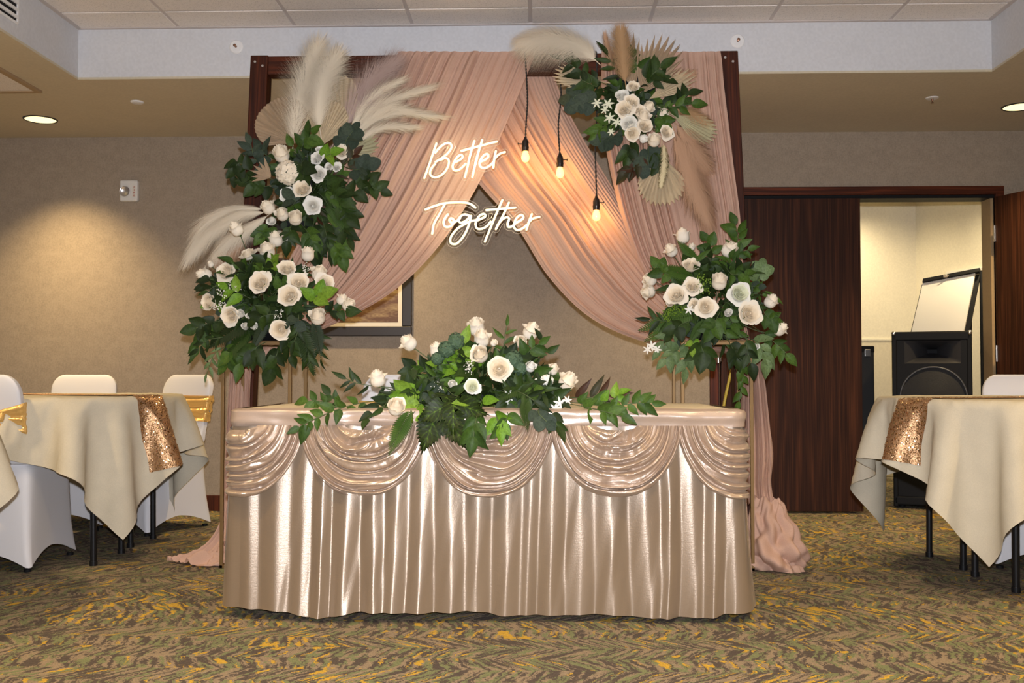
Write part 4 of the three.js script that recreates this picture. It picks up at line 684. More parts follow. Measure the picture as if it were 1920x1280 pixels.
const HEART = {
  open: [0, 1, 2].map((i) => merge([new THREE.SphereGeometry(0.06, 8, 6).translate(0, 0.22, 0), ...ring(2, 0.10, -0.2, 0.50, 2.0, 0.0, 0.02, i, i), ...ring(3, 0.18, -0.3, 0.49, 1.35, 0.2, 0.04, i + 4, i * 0.7), ...ring(3, 0.27, -0.4, 0.47, 1.4, 0.26, 0.05, i + 9, 0.5 + i * 1.3), ...ring(4, 0.37, -0.45, 0.42, 1.1, 0.25, 0.07, i + 14, i * 0.9), ...ring(4, 0.46, -0.5, 0.35, 1.15, 0.22, 0.09, i + 18, 0.6 + i * 0.9)])),
  bud: [0, 1, 2].map((i) => merge([new THREE.SphereGeometry(0.12, 8, 6).translate(0, 0.5, 0), ...ring(2, 0.20, -0.5, 0.66 + 0.04 * i, 2.0, -0.4, 0.01, i, i), ...ring(3, 0.36, -0.6, 0.64, 1.3, -0.34, 0.03, i + 4, i * 0.7), ...ring(3, 0.47, -0.66, 0.58, 1.35, -0.24, 0.05, i + 9, i * 1.3)])),
};
const PETAL = { open: [0, 1, 2, 3].map((i) => petalGeo(0.56, -0.52, 0.26 - 0.07 * i, 0.92, 0.20 + 0.06 * i, 0.13 + 0.03 * i, i * 2.1)), bud: [0, 1, 2, 3].map((i) => petalGeo(0.56, -0.68, 0.46 - 0.05 * i, 1.0, -0.14 + 0.06 * i, 0.09 + 0.03 * i, i * 2.3)) };
const calyxGeo = merge([new THREE.SphereGeometry(0.15, 10, 8).scale(1, 0.9, 1).translate(0, -0.62, 0), ...[0, 1, 2, 3, 4].map((i) => leafGeo({ w: 0.36, belly: 0.6, curl: -0.4, fold: 0.2 }).scale(0.52, 0.52, 0.52).rotateX(0.75).rotateY(i * 2 * PI / 5).translate(0, -0.6, 0))]);
const floretGeo = (n, l, w, cup) => merge(Array.from({ length: n }, (_, i) => leafGeo({ w, belly: 0.9, tip: 0.8, curl: -cup, fold: 0.15 }).scale(l, l, l).rotateX(PI / 2 - 0.25).rotateY(i * 2 * PI / n)));
const hydrangeaGeo = (() => { const g = [], R = RND(5), f = floretGeo(4, 0.27, 0.95, 0.1); for (let i = 0; i < 70; i++) { const y = 1 - i / 69 * 1.5, a = i * 2.4, r = Math.sqrt(Math.max(0, 1 - y * y)), d = V(r * Math.cos(a), y, r * Math.sin(a)), m = new THREE.Matrix4().compose(d.clone().multiplyScalar(0.82 + 0.14 * R()), new THREE.Quaternion().setFromUnitVectors(V(0, 1, 0), d.clone().add(V(R() - 0.5, R() - 0.5, R() - 0.5).multiplyScalar(0.5)).normalize()), V(1, 1, 1)); g.push(f.clone().applyMatrix4(m)); } return merge(g); })();
const breathGeo = (() => { const g = [], R = RND(8); for (let i = 0; i < 34; i++) { const p = V((R() - 0.5) * 2, (R() - 0.5) * 1.6, (R() - 0.5) * 1.2); g.push(new THREE.IcosahedronGeometry(0.07 + 0.06 * R(), 0).translate(p.x, p.y, p.z)); } return merge(g); })();
const lilyGeo = floretGeo(6, 1, 0.34, 0.35);

// an arrangement collects its parts in its own coordinates
function arrangement(name, label, base, seed, group) { return { g: thing(name, label, 'flowers', base, group), base, R: RND(seed) }; }
const TOCAM = V(0, 0.05, 1).normalize();
const pick = (A, list) => list[Math.floor(A.R() * list.length) % list.length];
function orient(m, pos, dir, up, s) { const y = dir.clone().normalize(), z = up.clone().addScaledVector(y, -up.dot(y)); if (z.lengthSq() < 1e-4) z.set(y.y, -y.x, 0.1).addScaledVector(y, -z.dot(y)); z.normalize(); const x = y.clone().cross(z); m.quaternion.setFromRotationMatrix(new THREE.Matrix4().makeBasis(x, y, z)); m.position.copy(pos); m.scale.setScalar(s); }
const jit = (A, k) => V(A.R() - 0.5, A.R() - 0.5, A.R() - 0.5).multiplyScalar(2 * k);
function leaf(A, parent, pos, dir, len, kind, mats, face = TOCAM, name = 'leaf') { const m = mesh(name, pick(A, LEAF[kind]), pick(A, mats), parent); orient(m, pos, dir, face.clone().add(jit(A, 0.55)), len); return m; }
// a twig with leaves at both sides and one at its end; pts in the arrangement's coordinates
function sprig(A, pts, n, len, kind, mats, o = {}) {
  const t = new THREE.Group(); t.name = 'sprig'; A.g.add(t); const c = new THREE.CatmullRomCurve3(pts, false, 'centripetal');
  mesh('stem', new THREE.TubeGeometry(c, 14, o.r ?? 0.0016, 5), o.twig ? twigMat : stemMat, t);
  for (let i = 0; i < n; i++) {
    const k = o.from ?? 0.25, v = i === n - 1 ? 1 : k + (1 - k) * (i + 0.3) / n, p = c.getPoint(v), d = c.getTangent(v), s = i % 2 ? 1 : -1, side = d.clone().cross(TOCAM).normalize();
    const dir = i === n - 1 ? d.clone().add(jit(A, 0.15)) : d.clone().multiplyScalar(0.55 + 0.3 * A.R()).addScaledVector(side, s * (0.75 + 0.2 * A.R())).addScaledVector(TOCAM, 0.35 * (A.R() - 0.2)).add(V(0, -(o.droop ?? 0.1), 0));
    leaf(A, t, p, dir, len * (0.75 + 0.45 * A.R()), kind, mats, o.face ?? TOCAM);
  }
}
const PX = (A, p) => P(...p).sub(A.base);
const sprigPx = (A, pts, n, lenPx, kind, mats, o) => sprig(A, pts.map((p) => PX(A, p)), n, lenPx * pts[0][2] / 1900, kind, mats, o);
function rose(A, px, py, D, size, kind, ax, cool = 0) {
  const t = new THREE.Group(); t.name = 'rose'; A.g.add(t); const axis = V(ax[0], ax[1], ax[2] ?? 1).add(jit(A, 0.08)).normalize(), R = size / 2 * D / 1900 * (kind === 'bud' ? 1.42 : 1.15);
  orient(t, PX(A, [px, py, D]), axis, jit(A, 1).add(V(0.3, 0.1, 0.2)), R);
  mesh('heart', pick(A, HEART[kind]), cool ? (cool > 1 ? heartGreen : petalCool) : heartWarm, t);
  const n = kind === 'bud' ? 4 : 5, o = A.R() * 6; for (let i = 0; i < n; i++) { const m = mesh('petal', pick(A, PETAL[kind]), cool ? petalCool : petalWhite, t); m.rotation.y = o + i * 2 * PI / n + (A.R() - 0.5) * 0.25; m.rotation.z = (A.R() - 0.5) * 0.12; }
  mesh('calyx', calyxGeo, GREEN.mid[1], t);
  if (!A.heart) return; // its own stem, down into the middle of the arrangement
  const inv = t.quaternion.clone().invert(), to = A.heart.clone().sub(t.position).multiplyScalar(0.8).applyQuaternion(inv).divideScalar(R); mesh('stem', tube([V(0, -0.6, 0), V(0, -1.2, 0).lerp(to, 0.25), to], 0.0019 / R, 10, 5), stemMat, t);
}
function single(A, name, geo, mat, px, py, D, sizePx, ax) { const m = mesh(name, geo, mat, A.g); orient(m, PX(A, [px, py, D]), V(...ax).normalize(), jit(A, 1), sizePx / 2 * D / 1900); return m; }
function fern(A, p0, p1, mats = GREEN.deep, wide = 1) { const a = PX(A, p0), b = PX(A, p1), d = b.clone().sub(a), m = mesh('fern_frond', fernGeo, pick(A, mats), A.g); orient(m, a, d, TOCAM.clone().add(jit(A, 0.25)).add(V(0, 0.4, 0)), d.length()); m.scale.x *= wide; }
// twigs spreading from the middle of a rounded mass, and a dense inside nobody could count
function mass(A, c, rx, ry, rz, n, leaves, len, choose, o = {}) {
  const C = PX(A, c); A.heart ??= C.clone().add(V(0, -0.3 * ry, 0));
  for (let i = 0; i < n; i++) {
    const a = (i + A.R() * 0.8) / n * 2 * PI * 3.618, k = Math.sqrt(A.R()), e = V(Math.cos(a) * (0.35 + 0.65 * k) * rx, Math.sin(a) * (0.35 + 0.65 * k) * ry, (0.25 + 0.75 * Math.sqrt(Math.max(0, 1 - k * k * 0.85))) * rz * (o.back && A.R() < 0.2 ? -0.6 : 1));
    const [kind, mats, s] = choose(A.R(), e), end = C.clone().add(e), st = C.clone().addScaledVector(e, 0.25), mid = st.clone().lerp(end, 0.55).add(V(0, 0.012, 0)); end.y -= (o.sag ?? 0.02) * A.R();
    sprig(A, [st, mid, end], leaves, len * (s ?? 1), kind, mats, { droop: o.droop ?? 0.15, face: e.clone().normalize().multiplyScalar(0.8).add(TOCAM) });
  }
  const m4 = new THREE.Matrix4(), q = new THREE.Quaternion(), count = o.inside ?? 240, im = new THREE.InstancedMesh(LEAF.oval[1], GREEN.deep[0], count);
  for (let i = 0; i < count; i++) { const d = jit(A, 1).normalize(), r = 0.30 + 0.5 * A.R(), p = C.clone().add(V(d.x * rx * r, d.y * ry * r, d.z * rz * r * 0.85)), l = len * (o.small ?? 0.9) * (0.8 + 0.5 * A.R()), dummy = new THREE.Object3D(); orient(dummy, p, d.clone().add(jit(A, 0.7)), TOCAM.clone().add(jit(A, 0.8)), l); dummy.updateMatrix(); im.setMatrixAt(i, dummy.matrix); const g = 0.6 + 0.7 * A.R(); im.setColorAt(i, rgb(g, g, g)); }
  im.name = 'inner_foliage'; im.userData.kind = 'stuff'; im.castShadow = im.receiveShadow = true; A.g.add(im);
}
// pampas plume: a stalk whose hair-like branches leave it at a narrow angle and nod
function plume(A, pts, widthPx, color, o = {}) {
  const c = new THREE.CatmullRomCurve3(pts.map((p) => PX(A, p)), false, 'centripetal'), L = c.getLength(), W = widthPx * 0.72 * pts[0][2] / 1900, n = Math.round((o.n ?? 1300) * 2.6), pos = [], nor = [], idx = [], start = o.from ?? 0.12, R = A.R;
  for (let i = 0; i < n; i++) {
    const v = start + (1 - start) * Math.pow(R(), 0.9), p = c.getPointAt(v), d = c.getTangentAt(v), side = jit(A, 1).addScaledVector(d, 0); side.addScaledVector(d, -side.dot(d)).normalize();
    const prof = Math.pow(Math.sin(PI * clamp((v - start) / (1 - start) * 0.86 + 0.08, 0, 1)), 0.55), reach = W * prof * (0.35 + 0.85 * R()), run = L * (o.run ?? 0.17) * (0.6 + 0.6 * R()), droop = (o.droop ?? 0.25) * reach + (o.fall ?? 0) * run, w = (o.hair ?? 0.00062) * (0.7 + 0.6 * R()), b = pos.length / 3, wd = d.clone().cross(side);
    for (let k = 0; k <= 4; k++) { const t = k / 4, q = p.clone().addScaledVector(d, run * t).addScaledVector(side, reach * Math.pow(t, 0.75)); q.y -= droop * t * t; const h = w * (1 - 0.75 * t); pos.push(q.x - wd.x * h, q.y - wd.y * h, q.z - wd.z * h, q.x + wd.x * h, q.y + wd.y * h, q.z + wd.z * h); nor.push(side.x, side.y, side.z + 0.5, side.x, side.y, side.z + 0.5); if (k) { const a = b + (k - 1) * 2; idx.push(a, a + 1, a + 2, a + 1, a + 3, a + 2); } }
  }
  const g = new THREE.BufferGeometry(); g.setAttribute('position', new THREE.Float32BufferAttribute(pos, 3)); g.setAttribute('normal', new THREE.Float32BufferAttribute(nor, 3)); g.setAttribute('uv', new THREE.Float32BufferAttribute(new Float32Array(pos.length / 3 * 2), 2)); g.setIndex(idx);
  const t = new THREE.Group(); t.name = 'pampas_plume'; A.g.add(t); mesh('hairs', g, color, t).userData.kind = 'stuff'; mesh('stalk', new THREE.TubeGeometry(c, 24, 0.0022, 5), color, t);
}
// dried palm: a pleated fan, its tips cut round or left pointed
function fan(A, p, mid, half, rPx, mat, o = {}) {
  const c = PX(A, p), k = p[2] / 1900, Rr = rPx * k, n = o.pleats ?? 15, nu = n * 2;
  const g = grid(nu, 6, (u, v) => {
    const i = Math.round(u * nu), a = mid + (u - 0.5) * 2 * half, w = (u - 0.5) * 2, out = o.spear ? (1 - 0.45 * w * w) : Math.pow(Math.max(0.2, 1 - 0.42 * Math.pow(Math.abs(w), 2.6)), 1), r = Rr * (0.03 + 0.97 * v) * out * (i % 2 ? 1 : lerp(1, o.sharp ?? 0.975, Math.pow(v, 2))), z = (i % 2 ? 1 : -1) * r * half / nu * 0.85 + (o.lean ?? 0.06) * r + (o.cup ?? 0.12) * r * w * w;
    return V(Math.cos(a) * r, Math.sin(a) * r, z);
  }).toNonIndexed(); g.computeVertexNormals();
  const t = new THREE.Group(); t.name = 'palm_fan'; A.g.add(t); t.position.copy(c); if (o.tilt) t.rotation.set(o.tilt[0], o.tilt[1], 0);
  mesh('blade', g, mat, t); mesh('stalk', rod(V(-Math.cos(mid) * Rr * 0.35, -Math.sin(mid) * Rr * 0.35, 0), V(Math.cos(mid) * Rr * 0.1, Math.sin(mid) * Rr * 0.1, 0), 0.003, 6), mat, t);
}
const palmBuff = std({ color: rgb(0.56, 0.44, 0.29), map: palmMap, roughness: 0.8 }), palmTan = std({ color: rgb(0.40, 0.285, 0.185), map: palmMap, roughness: 0.8 }), palmSage = std({ color: rgb(0.47, 0.43, 0.27), map: palmMap, roughness: 0.8 });
const pampasCream = std({ color: rgb(0.72, 0.62, 0.47), roughness: 0.95 }), pampasMauve = std({ color: rgb(0.47, 0.34, 0.29), roughness: 0.95 }), pampasBrown = std({ color: rgb(0.42, 0.25, 0.12), roughness: 0.95 }), pampasRust = std({ color: rgb(0.50, 0.30, 0.18), roughness: 0.95 });

// ---------- rose arrangements on the two stands ----------
const up = [0, 1, 0.25], mixed = (r) => (r < 0.34 ? ['oval', GREEN.mid, 1] : r < 0.62 ? ['ivy', GREEN.deep, 1] : r < 0.78 ? ['lance', GREEN.deep, 1.25] : r < 0.88 ? ['ivy', GREEN.bright, 0.9] : ['round', GREEN.blue, 0.75]);
{
  const A = arrangement('rose_arrangement', 'mound of cream roses on the gold stand below the tall pampas', V(SL[0], 1.022, SL[1]), 101, 'mounds on the gold stands');
  mesh('foam_dish', lathe([[0.0001, 0], [0.08, 0], [0.11, 0.05], [0.105, 0.06], [0.0001, 0.06]], 24), MAT.black, A.g);
  mass(A, [495, 562, 4.68], 0.26, 0.22, 0.17, 38, 6, 0.062, mixed, { inside: 800, small: 0.7, droop: 0.3, sag: 0.04 });
  for (const r of [[443, 429, 4.6, 30, 'bud', [-0.5, 0.9, 0.4]], [517, 448, 4.72, 32, 'bud', [-0.1, 1, 0.3]], [541, 452, 4.75, 24, 'bud', [0.3, 1, 0.3]], [501, 470, 4.62, 36, 'bud', [0.2, 1, 0.5]], [465, 477, 4.6, 34, 'open', [-0.3, 0.9, 0.6]], [577, 476, 4.62, 30, 'bud', [0.1, 1, 0.4]], [383, 515, 4.6, 30, 'bud', [-1, 0.2, 0.5]], [395, 495, 4.62, 14, 'bud', [-0.6, 1, 0.3]], [423, 509, 4.52, 38, 'open', [-0.3, 0.35, 1]], [451, 500, 4.58, 14, 'bud', [0, 1, 0.5]], [487, 529, 4.46, 44, 'open', [0, 0.25, 1]], [538, 503, 4.5, 36, 'open', [0.2, 0.5, 1]], [560, 529, 4.46, 40, 'open', [0.25, 0.3, 1]], [542, 554, 4.43, 44, 'open', [0.05, 0.05, 1]], [598, 511, 4.55, 32, 'bud', [0.5, 0.8, 0.5]], [609, 531, 4.5, 38, 'open', [0.45, 0.15, 1]], [391, 566, 4.5, 36, 'open', [-0.6, 0, 1]], [432, 592, 4.47, 38, 'open', [-0.2, -0.15, 1]], [451, 588, 4.47, 17, 'bud', [0.3, 0.3, 1], 1], [468, 592, 4.47, 14, 'bud', [0.1, 0.4, 1], 1], [596, 593, 4.47, 34, 'bud', [0.1, 0.9, 0.8]], [525, 618, 4.43, 41, 'open', [0.1, -0.1, 1]], [641, 561, 4.5, 23, 'bud', [0.5, 0.9, 0.3]], [654, 571, 4.49, 27, 'bud', [0.8, 0.6, 0.5]], [476, 612, 4.46, 15, 'bud', [0, 0.3, 1], 1], [460, 611, 4.47, 16, 'bud', [0, -0.3, 1], 1]]) rose(A, ...r);
  for (const [pts, n, l, k, m, o] of [
    [[[470, 610, 4.6], [425, 630, 4.5], [385, 640, 4.48], [366, 665, 4.48]], 9, 30, 'lance', GREEN.deep, { droop: 0.5 }], [[[470, 630, 4.6], [440, 655, 4.5], [425, 680, 4.48]], 6, 34, 'ivy', GREEN.mid, { droop: 0.6 }], [[[480, 640, 4.6], [460, 660, 4.5], [452, 680, 4.48]], 5, 34, 'oval', GREEN.mid, { droop: 0.6 }],
    [[[460, 640, 4.6], [405, 660, 4.48], [388, 700, 4.48]], 8, 24, 'lance', GREEN.pale, { droop: 0.6 }], [[[520, 640, 4.6], [520, 660, 4.5], [510, 690, 4.5]], 6, 34, 'ivy', GREEN.deep, { droop: 0.6 }], [[[550, 630, 4.6], [575, 650, 4.5], [580, 680, 4.5]], 7, 30, 'lance', GREEN.deep, { droop: 0.6 }],
    [[[580, 610, 4.6], [598, 640, 4.52], [602, 672, 4.52]], 6, 28, 'lance', GREEN.deep, { droop: 0.6 }], [[[600, 590, 4.55], [625, 582, 4.5], [648, 584, 4.48]], 5, 26, 'ivy', GREEN.deep, {}], [[[440, 600, 4.6], [395, 605, 4.5], [368, 615, 4.48]], 6, 30, 'ivy', GREEN.deep, { droop: 0.3 }], [[[470, 560, 4.5], [445, 548, 4.46], [428, 540, 4.46]], 4, 34, 'oval', GREEN.bright, {}], [[[590, 570, 4.5], [592, 556, 4.45], [604, 552, 4.44]], 4, 32, 'ivy', GREEN.bright, {}], [[[500, 640, 4.5], [480, 652, 4.47], [478, 668, 4.46]], 5, 32, 'ivy', GREEN.deep, { droop: 0.5 }],
    [[[430, 590, 4.6], [385, 620, 4.5], [372, 650, 4.5]], 7, 30, 'oval', GREEN.mid, { droop: 0.4 }], [[[535, 600, 4.6], [540, 640, 4.48], [548, 665, 4.48]], 6, 30, 'ivy', GREEN.deep, { droop: 0.4 }], [[[440, 520, 4.55], [405, 535, 4.5], [390, 545, 4.5]], 5, 28, 'lance', GREEN.deep, {}], [[[520, 590, 4.45], [500, 590, 4.43], [480, 600, 4.43]], 5, 28, 'ivy', GREEN.deep, {}], [[[560, 590, 4.45], [560, 615, 4.42], [552, 640, 4.42]], 5, 30, 'lance', GREEN.deep, { droop: 0.3 }], [[[538, 588, 4.44], [540, 600, 4.42], [552, 606, 4.42]], 4, 22, 'round', GREEN.blue, {}]]) sprigPx(A, pts, n, l, k, m, o);
  for (const [a, b] of [[[480, 600, 4.5], [372, 640, 4.46]], [[470, 620, 4.5], [392, 690, 4.46]], [[560, 610, 4.5], [585, 700, 4.46]], [[500, 600, 4.46], [470, 655, 4.44]], [[590, 600, 4.5], [600, 668, 4.48]]]) fern(A, a, b);
  for (const [x, y, s] of [[418, 548, 26], [412, 575, 24], [520, 590, 24], [575, 505, 22], [438, 540, 22]]) single(A, 'filler_blossom', breathGeo, petalCool, x, y, 4.47, s, [0, 0.3, 1]);
}
{
  const A = arrangement('rose_arrangement', 'mound of cream roses on the gold stand before the closed door leaf', V(SR[0], 1.022, SR[1]), 202, 'mounds on the gold stands');
  mesh('foam_dish', lathe([[0.0001, 0], [0.08, 0], [0.11, 0.05], [0.105, 0.06], [0.0001, 0.06]], 24), MAT.black, A.g);
  mass(A, [1337, 560, 4.68], 0.245, 0.21, 0.17, 38, 6, 0.06, mixed, { inside: 800, small: 0.7, droop: 0.25, sag: 0.03 });
  for (const r of [[1280, 442, 4.68, 31, 'bud', [-0.1, 1, 0.3]], [1258, 469, 4.66, 27, 'bud', [-0.6, 0.8, 0.4]], [1297, 463, 4.7, 16, 'bud', [0.3, 1, 0.3]], [1368, 467, 4.6, 34, 'bud', [0.7, 0.6, 0.6]], [1296, 497, 4.52, 37, 'open', [-0.1, 0.6, 0.8]], [1218, 524, 4.6, 28, 'bud', [-0.9, 0.4, 0.5]], [1215, 547, 4.59, 29, 'bud', [-1, -0.1, 0.6]], [1299, 536, 4.47, 34, 'open', [-0.1, 0.35, 1]], [1349, 527, 4.47, 35, 'bud', [0, 1, 0.8]], [1268, 553, 4.47, 40, 'open', [-0.3, 0.2, 1]], [1387, 550, 4.44, 42, 'open', [0.1, 0.2, 1], 2], [1324, 575, 4.42, 39, 'open', [0.05, 0.1, 1]], [1301, 570, 4.48, 24, 'open', [-0.5, 0.2, 1]], [1405, 588, 4.43, 46, 'open', [0.15, 0.1, 1]], [1446, 564, 4.55, 29, 'bud', [0.6, 0.9, 0.5]], [1463, 616, 4.52, 29, 'bud', [0.8, 0.6, 0.4]], [1365, 586, 4.45, 17, 'bud', [-0.2, -0.4, 1], 1], [1418, 649, 4.5, 12, 'bud', [0.2, -0.2, 1], 1], [1257, 567, 4.52, 18, 'bud', [-0.5, -0.2, 1]]]) rose(A, ...r);
  for (const [pts, n, l, k, m, o] of [
    [[[1360, 540, 4.65], [1376, 480, 4.62], [1384, 445, 4.6], [1379, 422, 4.6]], 8, 27, 'oval', GREEN.mid, { twig: 1, from: 0.4 }], [[[1375, 500, 4.62], [1385, 475, 4.6], [1402, 468, 4.59]], 5, 26, 'oval', GREEN.mid, { twig: 1 }], [[[1370, 640, 4.6], [1390, 670, 4.5], [1392, 710, 4.5], [1386, 752, 4.5]], 11, 22, 'oval', GREEN.mid, { droop: 0.9, from: 0.1 }],
    [[[1390, 630, 4.6], [1425, 645, 4.5], [1432, 672, 4.49]], 6, 34, 'oval', GREEN.pale, { droop: 0.4 }], [[[1410, 610, 4.6], [1450, 640, 4.5], [1474, 662, 4.48]], 7, 30, 'oval', GREEN.mid, { droop: 0.3 }], [[[1300, 630, 4.6], [1268, 655, 4.48], [1248, 672, 4.47]], 6, 30, 'oval', GREEN.pale, { droop: 0.5 }], [[[1310, 640, 4.6], [1290, 660, 4.48], [1285, 690, 4.47]], 5, 32, 'oval', GREEN.pale, { droop: 0.6 }], [[[1290, 620, 4.55], [1255, 630, 4.48], [1238, 655, 4.47]], 5, 26, 'oval', GREEN.pale, { droop: 0.4 }],
    [[[1320, 620, 4.55], [1315, 650, 4.45], [1325, 668, 4.45]], 5, 38, 'ivy', GREEN.deep, { droop: 0.4 }], [[[1360, 630, 4.55], [1375, 655, 4.47], [1380, 670, 4.46]], 5, 34, 'oval', GREEN.deep, { droop: 0.5 }], [[[1300, 600, 4.55], [1250, 602, 4.48], [1220, 598, 4.47]], 7, 28, 'lance', GREEN.deep, {}], [[[1410, 540, 4.6], [1425, 515, 4.55], [1428, 500, 4.55]], 6, 24, 'round', GREEN.pale, {}], [[[1330, 500, 4.6], [1335, 470, 4.58], [1325, 452, 4.58]], 5, 30, 'ivy', GREEN.mid, {}], [[[1270, 520, 4.55], [1245, 510, 4.52], [1236, 500, 4.52]], 5, 28, 'ivy', GREEN.mid, {}], [[[1350, 585, 4.45], [1340, 605, 4.42], [1335, 615, 4.42]], 5, 34, 'ivy', GREEN.mid, {}], [[[1310, 630, 4.5], [1300, 640, 4.45], [1298, 652, 4.44]], 3, 20, 'ivy', GREEN.bright, {}], [[[1360, 500, 4.55], [1375, 515, 4.48], [1395, 512, 4.48]], 5, 30, 'oval', GREEN.mid, {}], [[[1425, 570, 4.55], [1440, 595, 4.5], [1452, 600, 4.5]], 5, 26, 'ivy', GREEN.mid, {}], [[[1300, 600, 4.5], [1275, 610, 4.44], [1262, 625, 4.44]], 5, 28, 'ivy', GREEN.deep, {}], [[[1400, 620, 4.5], [1400, 650, 4.46], [1408, 680, 4.46]], 5, 32, 'oval', GREEN.deep, { droop: 0.5 }]]) sprigPx(A, pts, n, l, k, m, o);
  for (const [a, b] of [[[1310, 500, 4.55], [1276, 448, 4.52]], [[1300, 520, 4.55], [1228, 493, 4.5]], [[1305, 490, 4.5], [1330, 465, 4.48]], [[1300, 590, 4.5], [1202, 612, 4.46]], [[1290, 600, 4.5], [1210, 632, 4.46]], [[1320, 600, 4.45], [1290, 640, 4.43]]]) fern(A, a, b, GREEN.mid);
  for (const [x, y, s] of [[1320, 528, 30], [1318, 545, 26], [1262, 585, 30], [1250, 590, 26], [1275, 580, 22]]) single(A, 'filler_blossom', breathGeo, GREEN.bright[1], x, y, 4.46, s, [0, 0.3, 1]);
  for (const [x, y, s] of [[1222, 648, 15], [1232, 655, 14], [1214, 655, 13], [1292, 580, 14]]) single(A, 'lily', lilyGeo, petalCool, x, y, 4.47, s * 1.4, [-0.3, -0.1, 1]);
}

